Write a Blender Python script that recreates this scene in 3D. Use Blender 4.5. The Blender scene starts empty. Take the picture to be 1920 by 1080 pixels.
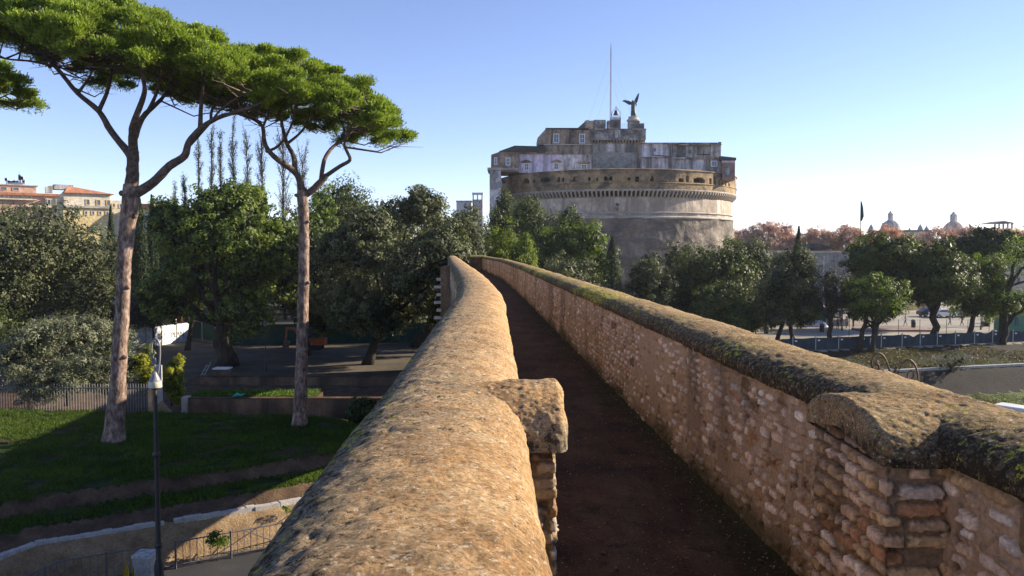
import bpy, bmesh, math, random
import numpy as np
from mathutils import Vector, Matrix

# ------------------------------------------------------------------ camera, sky, sun
S = bpy.context.scene
COL = S.collection
F = 1500.0
HZ = 466.0
PITCH = math.atan((540 - HZ) / F)
CZ = 11.5
cam = bpy.data.cameras.new('camera'); camo = bpy.data.objects.new('camera', cam); COL.objects.link(camo)
cam.sensor_width = 36; cam.lens = F / 1920 * 36; cam.clip_start = 0.05; cam.clip_end = 8000
camo.location = (0, 0, CZ); camo.rotation_euler = (math.pi / 2 - PITCH, 0, 0)
S.camera = camo
S.render.resolution_x = 1024; S.render.resolution_y = 576
SUN_AZ = math.radians(74); SUN_EL = math.radians(22.5)
W = bpy.data.worlds.new('World'); S.world = W; W.use_nodes = True
wn = W.node_tree; bg = wn.nodes['Background']
sky = wn.nodes.new('ShaderNodeTexSky'); sky.sky_type = 'NISHITA'; sky.sun_disc = False
sky.sun_elevation = SUN_EL; sky.sun_rotation = SUN_AZ; sky.altitude = 50
sky.air_density = 0.7; sky.dust_density = 0.0; sky.ozone_density = 3.5
wt = wn.nodes.new('ShaderNodeMix'); wt.data_type = 'RGBA'; wt.blend_type = 'MULTIPLY'; wt.inputs[0].default_value = 1
wt.inputs[7].default_value = (1.22, .985, .98, 1)      # white balance of the sky
wn.links.new(sky.outputs[0], wt.inputs[6]); wn.links.new(wt.outputs[2], bg.inputs[0]); bg.inputs[1].default_value = 0.10
sl = bpy.data.lights.new('sun', 'SUN'); sl.energy = 5.0; sl.angle = math.radians(0.5); sl.color = (1, .86, .66)
so = bpy.data.objects.new('sun', sl); COL.objects.link(so)
sd = Vector((math.sin(SUN_AZ) * math.cos(SUN_EL), math.cos(SUN_AZ) * math.cos(SUN_EL), math.sin(SUN_EL)))
so.rotation_euler = sd.to_track_quat('Z', 'Y').to_euler()
S.view_settings.view_transform = 'Standard'; S.view_settings.look = 'None'
S.view_settings.exposure = 1.28; S.view_settings.gamma = 1

# ------------------------------------------------------------------ helpers
CP, SP = math.cos(PITCH), math.sin(PITCH)
def ray(px, py):
    r = (px - 960) / F; u = (540 - py) / F
    return r, CP + u * SP, -SP + u * CP
def P(px, py, d):
    a, b, c = ray(px, py); k = d / b
    return Vector((a * k, d, CZ + c * k))
def onz(px, py, z):
    a, b, c = ray(px, py); k = (z - CZ) / c
    return Vector((a * k, b * k, z))
def tag(o, label=None, cat=None, group=None, kind=None):
    if label: o['label'] = label
    if cat: o['category'] = cat
    if group: o['group'] = group
    if kind: o['kind'] = kind
    return o
def empty(name, loc, label, cat, group=None):
    o = bpy.data.objects.new(name, None); COL.objects.link(o); o.location = loc
    o.empty_display_size = .2
    return tag(o, label, cat, group)
def rawmesh(name, V, Fc, mats, parent=None, smooth=False, mi=None, attr=None, loc=None):
    """V (n,3) array, Fc list or (m,k) array; world coords, parented keeping place"""
    V = np.asarray(V, dtype=np.float64)
    if parent is not None:
        V = V - np.array(parent_loc(parent))
    me = bpy.data.meshes.new(name)
    if isinstance(Fc, np.ndarray):
        m, k = Fc.shape
        me.vertices.add(len(V)); me.vertices.foreach_set('co', V.ravel())
        me.loops.add(m * k); me.loops.foreach_set('vertex_index', Fc.astype(np.int32).ravel())
        me.polygons.add(m); me.polygons.foreach_set('loop_start', np.arange(0, m * k, k, dtype=np.int32))
        me.polygons.foreach_set('loop_total', np.full(m, k, dtype=np.int32))
        me.update(calc_edges=True)
    else:
        me.from_pydata([tuple(v) for v in V], [], Fc); me.update()
    if not isinstance(mats, (list, tuple)): mats = [mats]
    for m_ in mats: me.materials.append(m_)
    if mi is not None: me.polygons.foreach_set('material_index', np.asarray(mi, dtype=np.int32))
    if smooth: me.polygons.foreach_set('use_smooth', np.ones(len(me.polygons), dtype=bool))
    if attr:
        for an, (typ, dom, arr) in attr.items():
            at = me.attributes.new(an, typ, dom)
            at.data.foreach_set('color' if 'COLOR' in typ else 'value', np.asarray(arr, dtype=np.float32).ravel())
    o = bpy.data.objects.new(name, me); COL.objects.link(o)
    if parent is not None: o.parent = parent
    return o
def parent_loc(p):
    v = Vector((0, 0, 0))
    while p is not None: v += p.location; p = p.parent
    return v
class MB:
    def __init__(s): s.v = []; s.f = []; s.m = []; s.n = 0
    def add(s, V, Fs, mi=0):
        s.v.append(np.asarray(V, dtype=float).reshape(-1, 3))
        s.f += [tuple(int(i) + s.n for i in f) for f in Fs]; s.m += [mi] * len(Fs); s.n += len(s.v[-1]); return s
    def box(s, a, b, mi=0):
        (x0, y0, z0), (x1, y1, z1) = a, b
        x0, x1 = min(x0, x1), max(x0, x1); y0, y1 = min(y0, y1), max(y0, y1); z0, z1 = min(z0, z1), max(z0, z1)
        V = [(x0,y0,z0),(x1,y0,z0),(x1,y1,z0),(x0,y1,z0),(x0,y0,z1),(x1,y0,z1),(x1,y1,z1),(x0,y1,z1)]
        return s.add(V, [(0,3,2,1),(4,5,6,7),(0,1,5,4),(1,2,6,5),(2,3,7,6),(3,0,4,7)], mi)
    def obox(s, c, ax, ay, az, mi=0):
        c, ax, ay, az = map(np.array, (c, ax, ay, az)); V = []
        for k in (-1, 1):
            for i, j in ((-1,-1),(1,-1),(1,1),(-1,1)): V.append(c + i*ax + j*ay + k*az)
        return s.add(V, [(0,3,2,1),(4,5,6,7),(0,1,5,4),(1,2,6,5),(2,3,7,6),(3,0,4,7)], mi)
    def tube(s, pts, rads, k=8, mi=0, cap=True, noise=0, seed=0):
        pts = [Vector(p) for p in pts]; n = len(pts)
        if not hasattr(rads, '__len__'): rads = [rads] * n
        rg = np.random.RandomState(seed); V = []
        ref = None
        for i, p in enumerate(pts):
            t = (pts[min(i + 1, n - 1)] - pts[max(i - 1, 0)])
            t = t.normalized() if t.length > 1e-9 else Vector((0, 0, 1))
            if ref is None:
                ref = Vector((1, 0, 0)) if abs(t.x) < .8 else Vector((0, 1, 0))
            a = (ref - t * ref.dot(t)).normalized(); b = t.cross(a); ref = a
            for j in range(k):
                th = 2 * math.pi * j / k; r = rads[i] * (1 + noise * rg.uniform(-1, 1))
                V.append(p + a * math.cos(th) * r + b * math.sin(th) * r)
        Fs = [(i*k+j, i*k+(j+1) % k, (i+1)*k+(j+1) % k, (i+1)*k+j) for i in range(n-1) for j in range(k)]
        if cap: Fs += [tuple(range(k-1, -1, -1)), tuple((n-1)*k+j for j in range(k))]
        return s.add(V, Fs, mi)
    def lathe(s, c, prof, k=24, mi=0, a0=0, a1=2*math.pi, sx=1, sy=1):
        full = abs(a1 - a0 - 2*math.pi) < 1e-6; kk = k if full else k + 1; V = []
        for r, z in prof:
            for j in range(kk):
                th = a0 + (a1 - a0) * j / k
                V.append((c[0] + sx*r*math.cos(th), c[1] + sy*r*math.sin(th), c[2] + z))
        Fs = []
        for i in range(len(prof)-1):
            for j in range(k):
                j2 = (j+1) % kk
                Fs.append((i*kk+j, i*kk+j2, (i+1)*kk+j2, (i+1)*kk+j))
        return s.add(V, Fs, mi)
    def prism(s, poly, y0, y1, mi=0):
        """poly in (x,z) counter-clockwise seen from -y, extruded y0->y1"""
        n = len(poly); V = [(x, y0, z) for x, z in poly] + [(x, y1, z) for x, z in poly]
        Fs = [tuple(range(n)), tuple(range(2*n-1, n-1, -1))] + [(i, i+n, (i+1) % n + n, (i+1) % n) for i in range(n)]
        return s.add(V, Fs, mi)
    def build(s, name, mats, parent=None, smooth=False, **k):
        if not s.v: s.v = [np.zeros((0, 3))]
        return rawmesh(name, np.vstack(s.v), s.f, mats, parent, smooth, mi=s.m if len(s.m) else None, **k)

# value noise -------------------------------------------------------
def _h(i, j, k, seed):
    n = (i.astype(np.int64)*374761393 + j.astype(np.int64)*668265263 + k.astype(np.int64)*2147483647 + seed*1274126177) & 0xffffffff
    n = ((n ^ (n >> 13)) * 1274126177) & 0xffffffff
    n = ((n ^ (n >> 16)) * 2246822519) & 0xffffffff
    return ((n ^ (n >> 15)) & 0xffffff) / float(0xffffff)
def vn(x, y, z=0, seed=0):
    x, y = np.asarray(x, float), np.asarray(y, float); z = np.broadcast_to(np.asarray(z, float), x.shape)
    i, j, k = np.floor(x), np.floor(y), np.floor(z)
    u, v, w = x-i, y-j, z-k; u = u*u*(3-2*u); v = v*v*(3-2*v); w = w*w*(3-2*w)
    r = 0
    for a in (0, 1):
        for b in (0, 1):
            for c in (0, 1):
                r = r + _h(i+a, j+b, k+c, seed) * (u if a else 1-u) * (v if b else 1-v) * (w if c else 1-w)
    return r*2-1
def fbm(x, y, z=0, s=1.0, o=4, seed=0):
    r = 0; a = .5; f = s
    for q in range(o):
        r = r + a*vn(np.asarray(x)*f, np.asarray(y)*f, np.asarray(z)*f, seed+q); a *= .5; f *= 2.03
    return r

# ------------------------------------------------------------------ materials
def newmat(name):
    m = bpy.data.materials.new(name); m.use_nodes = True
    nt = m.node_tree; b = nt.nodes['Principled BSDF']
    return m, nt, b
def N(nt, t, **kw):
    n = nt.nodes.new(t)
    for k, v in kw.items():
        if k.startswith('i_'):
            key = k[2:].replace('_', ' '); n.inputs[key].default_value = v
        else: setattr(n, k, v)
    return n
def ramp(nt, src, stops, interp='LINEAR'):
    r = nt.nodes.new('ShaderNodeValToRGB'); r.color_ramp.interpolation = interp
    e = r.color_ramp.elements
    while len(e) < len(stops): e.new(.5)
    for el, (p, c) in zip(e, stops):
        el.position = p; el.color = (c[0], c[1], c[2], 1) if hasattr(c, '__len__') else (c, c, c, 1)
    nt.links.new(src, r.inputs[0]); return r
def mix(nt, fac, a, b, mode='MIX'):
    m = nt.nodes.new('ShaderNodeMix'); m.data_type = 'RGBA'; m.blend_type = mode
    for s_, v in ((m.inputs[0], fac), (m.inputs[6], a), (m.inputs[7], b)):
        if hasattr(v, 'links') or hasattr(v, 'is_linked'): nt.links.new(v, s_)
        else: s_.default_value = v if not hasattr(v, '__len__') else (v[0], v[1], v[2], 1)
    return m.outputs[2]
def coords(nt, scale=(1, 1, 1), kind='Object'):
    tc = nt.nodes.new('ShaderNodeTexCoord'); mp = nt.nodes.new('ShaderNodeMapping')
    mp.inputs['Scale'].default_value = scale; nt.links.new(tc.outputs[kind], mp.inputs[0]); return mp.outputs[0]
def noise(nt, co, scale, detail=5, rough=.6, dist=0):
    n = nt.nodes.new('ShaderNodeTexNoise'); n.inputs['Scale'].default_value = scale
    n.inputs['Detail'].default_value = detail; n.inputs['Roughness'].default_value = rough
    n.inputs['Distortion'].default_value = dist; nt.links.new(co, n.inputs['Vector']); return n.outputs['Fac']
def bump(nt, b, h, strength, dist):
    n = nt.nodes.new('ShaderNodeBump'); n.inputs['Strength'].default_value = strength
    n.inputs['Distance'].default_value = dist; nt.links.new(h, n.inputs['Height'])
    if b.inputs['Normal'].is_linked:
        nt.links.new(b.inputs['Normal'].links[0].from_socket, n.inputs['Normal'])
    nt.links.new(n.outputs[0], b.inputs['Normal'])
def surf(name, cols, scale=3, rough=.9, bmp=.4, bd=.02, fine=None, stretch=(1, 1, 1), spec=.3, stain=None, metallic=0):
    """mottled surface: cols = 3 colours dark->light ; stain=(colour, scale vec, amount)"""
    m, nt, b = newmat(name); co = coords(nt, stretch)
    n1 = noise(nt, co, scale, 8, .65)
    r = ramp(nt, n1, [(.32, cols[0]), (.5, cols[1]), (.68, cols[2])])
    out = r.outputs[0]
    n2 = noise(nt, co, fine or scale * 9, 5, .7)
    r2 = ramp(nt, n2, [(.3, .62), (.7, 1.25)])
    out = mix(nt, 1.0, out, r2.outputs[0], 'MULTIPLY')
    if stain:
        c2 = coords(nt, stain[1]); n3 = noise(nt, c2, 1, 6, .6, .6)
        r3 = ramp(nt, n3, [(.5 - .15 * stain[2], 0.0), (.62, 1.0)])
        out = mix(nt, r3.outputs[0], out, stain[0])
    nt.links.new(out, b.inputs['Base Color'])
    b.inputs['Roughness'].default_value = rough; b.inputs['Metallic'].default_value = metallic
    b.inputs['Specular IOR Level'].default_value = spec
    if bmp: bump(nt, b, n2, bmp, bd)
    return m
def plain(name, c, rough=.6, metallic=0, spec=.4, var=.15, scale=4):
    m, nt, b = newmat(name); co = coords(nt)
    n = noise(nt, co, scale, 5, .6)
    r = ramp(nt, n, [(.3, tuple(x*(1-var) for x in c)), (.7, tuple(min(1, x*(1+var)) for x in c))])
    nt.links.new(r.outputs[0], b.inputs['Base Color'])
    b.inputs['Roughness'].default_value = rough; b.inputs['Metallic'].default_value = metallic
    b.inputs['Specular IOR Level'].default_value = spec
    return m
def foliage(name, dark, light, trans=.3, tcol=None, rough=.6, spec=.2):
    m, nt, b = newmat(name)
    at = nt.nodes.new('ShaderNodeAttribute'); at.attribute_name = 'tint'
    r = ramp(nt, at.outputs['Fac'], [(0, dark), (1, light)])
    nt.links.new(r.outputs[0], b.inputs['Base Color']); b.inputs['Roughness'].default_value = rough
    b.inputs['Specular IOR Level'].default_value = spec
    t = nt.nodes.new('ShaderNodeBsdfTranslucent')
    mc = mix(nt, 1.0, r.outputs[0], tcol or (1.5, 1.7, .6), 'MULTIPLY'); nt.links.new(mc, t.inputs[0])
    ms = nt.nodes.new('ShaderNodeMixShader'); ms.inputs[0].default_value = trans
    nt.links.new(b.outputs[0], ms.inputs[1]); nt.links.new(t.outputs[0], ms.inputs[2])
    nt.links.new(ms.outputs[0], nt.nodes['Material Output'].inputs[0])
    return m

# coping plaster with lichen, dirt and shade painted into the colour
def coping_mat(name, warm, dark, grey, lich):
    m, nt, b = newmat(name); co = coords(nt)
    ag = nt.nodes.new('ShaderNodeAttribute'); ag.attribute_name = 'grime_shade'
    al = nt.nodes.new('ShaderNodeAttribute'); al.attribute_name = 'moss'
    def madd(a, k, c):
        q = nt.nodes.new('ShaderNodeMath'); q.operation = 'MULTIPLY_ADD'; nt.links.new(a, q.inputs[0]); q.inputs[1].default_value = k
        if hasattr(c, 'is_linked'): nt.links.new(c, q.inputs[2])
        else: q.inputs[2].default_value = c
        return q.outputs[0]
    n1 = noise(nt, co, 3.4, 9, .72)
    base = ramp(nt, n1, [(.34, warm[0]), (.5, warm[1]), (.64, warm[2])]).outputs[0]
    # worn grey skin, also painted shade on sides turned from the sun
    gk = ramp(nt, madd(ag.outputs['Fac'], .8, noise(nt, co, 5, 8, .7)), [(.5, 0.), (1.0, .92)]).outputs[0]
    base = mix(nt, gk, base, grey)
    # crumbs of brick, pale lime
    base = mix(nt, ramp(nt, noise(nt, co, 21, 6, .75), [(.56, 0.), (.64, .5)]).outputs[0], base, (.42, .18, .065))
    base = mix(nt, ramp(nt, noise(nt, coords(nt, (1, 1, 1.3)), 47, 4, .7), [(.56, 0.), (.66, .75)]).outputs[0], base, (.60, .52, .40))
    n2 = noise(nt, co, 62, 6, .8)
    base = mix(nt, 1.0, base, ramp(nt, n2, [(.36, .42), (.5, .98), (.64, 1.45)]).outputs[0], 'MULTIPLY')
    # pits and black crust
    n4 = noise(nt, co, 26, 8, .8)
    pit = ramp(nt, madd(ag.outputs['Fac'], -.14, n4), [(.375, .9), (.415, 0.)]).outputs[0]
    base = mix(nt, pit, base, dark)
    # lichen
    vo = nt.nodes.new('ShaderNodeTexNoise'); vo.inputs['Scale'].default_value = 22; vo.inputs['Detail'].default_value = 5; vo.inputs['Roughness'].default_value = .7
    nt.links.new(co, vo.inputs['Vector'])
    l = ramp(nt, madd(al.outputs['Fac'], .17, vo.outputs['Fac']), [(.70 - lich, 0.), (.74 - lich, 1.)]).outputs[0]
    lc = mix(nt, ramp(nt, noise(nt, co, 70, 3, .6), [(.38, 0.), (.6, 1.)]).outputs[0], (.10, .115, .015), (.52, .47, .07))
    base = mix(nt, l, base, lc)
    nt.links.new(base, b.inputs['Base Color'])
    b.inputs['Roughness'].default_value = .95; b.inputs['Specular IOR Level'].default_value = .1
    bump(nt, b, n2, .9, .010); bump(nt, b, n4, .9, .010); bump(nt, b, l, .5, .006)
    return m
M = {}
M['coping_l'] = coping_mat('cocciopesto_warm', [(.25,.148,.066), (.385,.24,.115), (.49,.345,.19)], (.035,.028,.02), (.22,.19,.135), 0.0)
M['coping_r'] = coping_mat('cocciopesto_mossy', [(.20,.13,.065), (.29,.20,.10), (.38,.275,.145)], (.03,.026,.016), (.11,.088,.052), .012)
def attr_mat(name, rough=.92, bmp=.9, bd=.010, sc=38):
    m, nt, b = newmat(name); co = coords(nt)
    a = nt.nodes.new('ShaderNodeAttribute'); a.attribute_name = 'Col'
    n = noise(nt, co, sc, 6, .7); r = ramp(nt, n, [(.3, .6), (.7, 1.3)])
    nt.links.new(mix(nt, 1.0, a.outputs['Color'], r.outputs[0], 'MULTIPLY'), b.inputs['Base Color'])
    b.inputs['Roughness'].default_value = rough; b.inputs['Specular IOR Level'].default_value = .2
    bump(nt, b, n, bmp, bd); bump(nt, b, noise(nt, co, 120, 4, .7), .7, .004); return m
M['masonry'] = attr_mat('masonry')
M['brick'] = surf('pier_brick', [(.32,.16,.07), (.50,.32,.18), (.62,.46,.30)], 4.5, bmp=.7, bd=.006, fine=45)
M['mortar'] = surf('pier_mortar', [(.24,.15,.09), (.33,.22,.14), (.42,.30,.20)], 8, bmp=.8, bd=.01, fine=50)
M['wallbody'] = surf('old_brick_wall', [(.15,.09,.055), (.25,.16,.10), (.33,.23,.15)], .8, bmp=.8, bd=.05, fine=9, stain=((.09,.07,.05), (.5,.5,.12), .6))
M['quoin'] = surf('travertine', [(.40,.37,.32), (.50,.46,.40), (.58,.54,.47)], 4, bmp=.4)
M['asphalt'] = surf('road_asphalt', [(0.028, 0.029, 0.032), (0.04, 0.04, 0.044), (0.056, 0.056, 0.056)], .6, fine=25, bmp=.3)
M['piazza'] = surf('piazza_gravel', [(0.234, 0.218, 0.183), (0.296, 0.277, 0.234), (0.351, 0.328, 0.273)], .12, fine=3, bmp=.3, stain=((.22,.17,.12), (.05,.12,.1), .2))
M['yard'] = surf('yard_earth', [(0.054, 0.043, 0.032), (0.092, 0.076, 0.054), (0.135, 0.11, 0.081)], .25, fine=5, bmp=.5, bd=.06)
M['soil'] = surf('earth_bank', [(0.049, 0.028, 0.017), (0.098, 0.059, 0.035), (0.154, 0.101, 0.059)], 1.1, fine=11, bmp=1, bd=.08)
M['scarp'] = surf('brick_scarp', [(0.17, 0.111, 0.06), (0.264, 0.178, 0.098), (0.34, 0.246, 0.145)], 1.3, fine=12, bmp=1, bd=.06)
M['turf'] = surf('turf', [(.022,.026,.008), (.026,.055,.008), (.05,.085,.014)], .9, fine=16, bmp=1, bd=.08, spec=.1, stain=((.075,.052,.028), (.35,.5,.4), .25))
M['ground'] = surf('park_ground', [(0.03, 0.027, 0.015), (0.048, 0.045, 0.024), (0.072, 0.06, 0.036)], .1, fine=2.5, bmp=.6, bd=.1)
M['kerb'] = surf('stone_kerb', [(.30,.29,.28), (.40,.38,.36), (.48,.46,.43)], 3, fine=20, bmp=.6)
M['bark'] = surf('pine_bark', [(0.03, 0.021, 0.019), (0.204, 0.14, 0.111), (0.425, 0.323, 0.272)], 5, fine=11, bmp=1, bd=.06, stretch=(1, 1, .45))
M['bark_dark'] = surf('dark_bark', [(.02,.016,.012), (.04,.032,.025), (.07,.056,.042)], 3, fine=14, bmp=1, bd=.04, stretch=(1, 1, .35))
M['iron'] = plain('painted_iron', (.05,.045,.045), .55, .3)
M['iron_rust'] = surf('rusty_iron', [(.06,.04,.032), (.12,.08,.06), (.22,.16,.12)], 12, rough=.6, bmp=.2, metallic=.3)
M['iron_grey'] = plain('grey_iron', (.12,.125,.14), .5, .3)
M['lamp_grey'] = plain('lamp_grey_paint', (.22,.22,.24), .45, .2)
M['lamp_white'] = plain('lamp_enamel', (.62,.58,.45), .4)
M['white'] = plain('white_paint', (.75,.75,.74), .6)
M['offwhite'] = plain('offwhite', (.55,.54,.52), .7)
M['banner'] = surf('banner_cloth', [(.45,.46,.50), (.66,.67,.70), (.76,.77,.78)], .5, fine=2, bmp=.2)
M['hoard'] = surf('green_hoarding', [(.010,.035,.032), (.018,.055,.048), (.03,.08,.07)], .5, fine=4, bmp=.1)
M['hoard_blue'] = surf('dark_mesh_fence', [(.02,.035,.05), (.03,.05,.068), (.05,.075,.09)], .6, fine=6, bmp=.2)
M['picket'] = plain('weathered_picket', (.16,.16,.155), .7)
M['steel'] = plain('galvanised_steel', (.38,.39,.40), .45, .6)
M['orange'] = plain('orange_paint', (.36,.075,.025), .6, var=.4)
M['tyre'] = plain('rubber', (.02,.02,.02), .8)
M['black'] = plain('black_paint', (.015,.015,.017), .5)
M['yellow'] = plain('yellow_leaf', (.55,.42,.04), .6)
M['teal'] = plain('teal_net', (.03,.42,.32), .7)
mg, ntg, bgl = newmat('window_glass'); bgl.inputs['Base Color'].default_value = (.05,.08,.13,1); bgl.inputs['Roughness'].default_value = .12; bgl.inputs['Specular IOR Level'].default_value = .9
M['glass'] = mg
mv, ntv, bv = newmat('void'); bv.inputs['Base Color'].default_value = (.018,.015,.013,1); bv.inputs['Roughness'].default_value = 1
M['void'] = mv
M['bark_plane'] = plain('plane_bark', (.34,.28,.25), .9)
# foliage kinds
M['f_pine'] = foliage('pine_needles', (.05,.085,.014), (.34,.44,.065), .32, (1.4,1.5,.45))
M['f_oak'] = foliage('holm_oak_leaves', (.018,.030,.008), (.125,.155,.038), .22, (1.4,1.6,.5), .55, .25)
M['f_oak_green'] = foliage('bright_oak_leaves', (.020,.038,.006), (.18,.23,.04), .28, (1.5,1.8,.5), .55, .25)
M['f_oak_grey'] = foliage('grey_oak_leaves', (.025,.033,.015), (.175,.19,.085), .2, (1.3,1.4,.8), .6, .25)
M['f_olive'] = foliage('silver_leaves', (.045,.055,.032), (.25,.265,.165), .2, (1.2,1.3,.8), .6, .25)
M['f_yellow'] = foliage('yellow_green_leaves', (.09,.12,.012), (.36,.37,.035), .4, (1.5,1.4,.4))
M['f_lime'] = foliage('lime_leaves', (.05,.08,.012), (.26,.31,.06), .35, (1.4,1.5,.5))
M['f_cypress'] = foliage('cypress_foliage', (.010,.022,.008), (.03,.052,.018), .1)
M['f_autumn'] = foliage('autumn_leaves', (.32,.24,.21), (.56,.42,.35), .35, (1.4,1.0,.7))
M['f_autumn2'] = foliage('orange_leaves', (.34,.21,.13), (.60,.40,.25), .35, (1.4,1.0,.7))
M['f_bare'] = foliage('sparse_leaves', (.03,.032,.026), (.085,.085,.065), .15)
M['f_poplar'] = foliage('poplar_leaves', (.045,.05,.03), (.12,.125,.07), .3)
M['f_weed'] = foliage('weeds', (.03,.07,.008), (.14,.22,.03), .35)
M['f_grass'] = foliage('grass_blades', (.022,.045,.006), (.10,.15,.018), .3)

# ------------------------------------------------------------------ elevated walkway (geometry of its line)
HD = -0.0467
TD = [-4, 2, 5, 9, 13, 18, 26, 36, 53, 76]
TI = [.17, .19, .27, .38, .48, .38, .15, -.24, -.85, -1.75]
TO = [-.60, -.565, -.48, -.38, -.30, -.40, -.68, -1.1, -1.75, -2.6]
_dd = np.linspace(-4, 76, 801)
def _sm(t):
    y = np.interp(_dd, TD, t); k = np.hanning(25); k /= k.sum()
    return np.convolve(np.pad(y, 12, mode='edge'), k, 'valid')
_xi, _xo = _sm(TI), _sm(TO)
_rr = _sm([0, 0, 0, 0, 0, 0, 0, 0, -.15, -1.3])
def XI(d): return np.interp(d, _dd, _xi) + HD * np.asarray(d)
def XO(d): return np.interp(d, _dd, _xo) + HD * np.asarray(d)
def XR(d): return np.interp(d, _dd, _rr) + HD * np.asarray(d)     # shift of the right wall line
RF, RCI, RCO = 2.0, 1.93, 2.58
ZB, ZF = CZ - .85, CZ - 2.05
def dsteps(d0, d1, k, lo, hi):
    r = [d0]
    while r[-1] < d1: r.append(r[-1] + min(hi, max(lo, k * abs(r[-1]))))
    r[-1] = d1; return np.array(r)
def coping(name, fi, fo, rise, mat, parent, seed, gp, mp):
    D = dsteps(-3.5, 76.3, .0062, .013, .3); n = 64
    th = np.linspace(0, math.pi, n)
    cs, sn = np.cos(th), np.sin(th)
    px = -np.sign(cs) * np.abs(cs) ** .86; pz = sn ** .9
    Dg, J = np.meshgrid(D, np.arange(n), indexing='ij')
    a = fo(Dg); b = fi(Dg)
    c = (a + b) / 2; h = np.abs(b - a) / 2; sg = np.sign(b - a)
    wob = .018 * fbm(Dg * .0 + Dg, J * 0., 0, .9, 3, seed)
    x = c + sg * h * px[J] + wob; y = Dg.copy(); z = ZB + rise * pz[J] + .5 * wob
    nrmx = sg * px[J] * .6; nrmz = pz[J]
    q = .014 * fbm(x, y, z, 2.2, 3, seed + 5) + .009 * fbm(x, y, z, 9, 3, seed + 9) + .009 * fbm(x, y, z, 34, 3, seed + 14)
    pk = np.clip((fbm(x, y, z, 13, 3, seed + 21) - .25) / .1, 0, 1); q = q - .007 * pk
    for yj in np.array([1.55, 2.9, 5.3, 7.1, 9.6, 12.4, 16, 20.5, 26, 33]) + (.35 if rise < .15 else 0):       # joints and cracks across the coping
        q = q - .014 * np.exp(-((y - yj - .07 * vn(x * 5, y * 0 + yj, 0, seed) - .02 * vn(x * 31, y * 0 + yj, 0, seed)) / (.006 + .0012 * yj)) ** 2)
    x = x + nrmx * q; z = z + nrmz * q * 1.1; y = y + .3 * q
    # lips: vertical edge and underside
    lipz = .045 + .012 * fbm(Dg[:, :1], Dg[:, :1] * 0, 0, 6, 3, seed)
    oe = np.stack([x[:, :1], y[:, :1], z[:, :1] - lipz], -1); oe2 = np.stack([x[:, :1] + sg[:, :1] * .09, y[:, :1], z[:, :1] - lipz - .01], -1)
    ie = np.stack([x[:, -1:], y[:, -1:], z[:, -1:] - lipz], -1); ie2 = np.stack([x[:, -1:] - sg[:, :1] * .09, y[:, -1:], z[:, -1:] - lipz - .01], -1)
    V = np.concatenate([oe2, oe, np.stack([x, y, z], -1), ie, ie2], 1)
    nr, nc = V.shape[:2]
    t = np.linspace(0, 1, nc)
    g = np.interp(t, [0, .15, .4, .6, .8, 1], gp)  # profile of dirt and painted shade, heaviest away from the sun
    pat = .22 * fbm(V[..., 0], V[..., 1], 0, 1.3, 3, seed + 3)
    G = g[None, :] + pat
    mo = np.interp(t, [0, .08, .3, .5, .8, 1], mp); Mo = mo[None, :] + 1.6 * fbm(V[..., 0], V[..., 1], 3, .8, 3, seed + 4)
    idx = np.arange(nr * nc).reshape(nr, nc)
    A, B, C_, D_ = idx[:-1, :-1], idx[1:, :-1], idx[1:, 1:], idx[:-1, 1:]
    Fc = np.stack([A, B, C_, D_], -1).reshape(-1, 4)
    if sg.flat[0] > 0: Fc = Fc[:, ::-1].copy()
    Fc = Fc[:, ::-1].copy()
    return rawmesh(name, V.reshape(-1, 3), Fc, mat, parent, True, attr={'grime_shade': ('FLOAT', 'POINT', G.ravel()), 'moss': ('FLOAT', 'POINT', Mo.ravel())})

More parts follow.
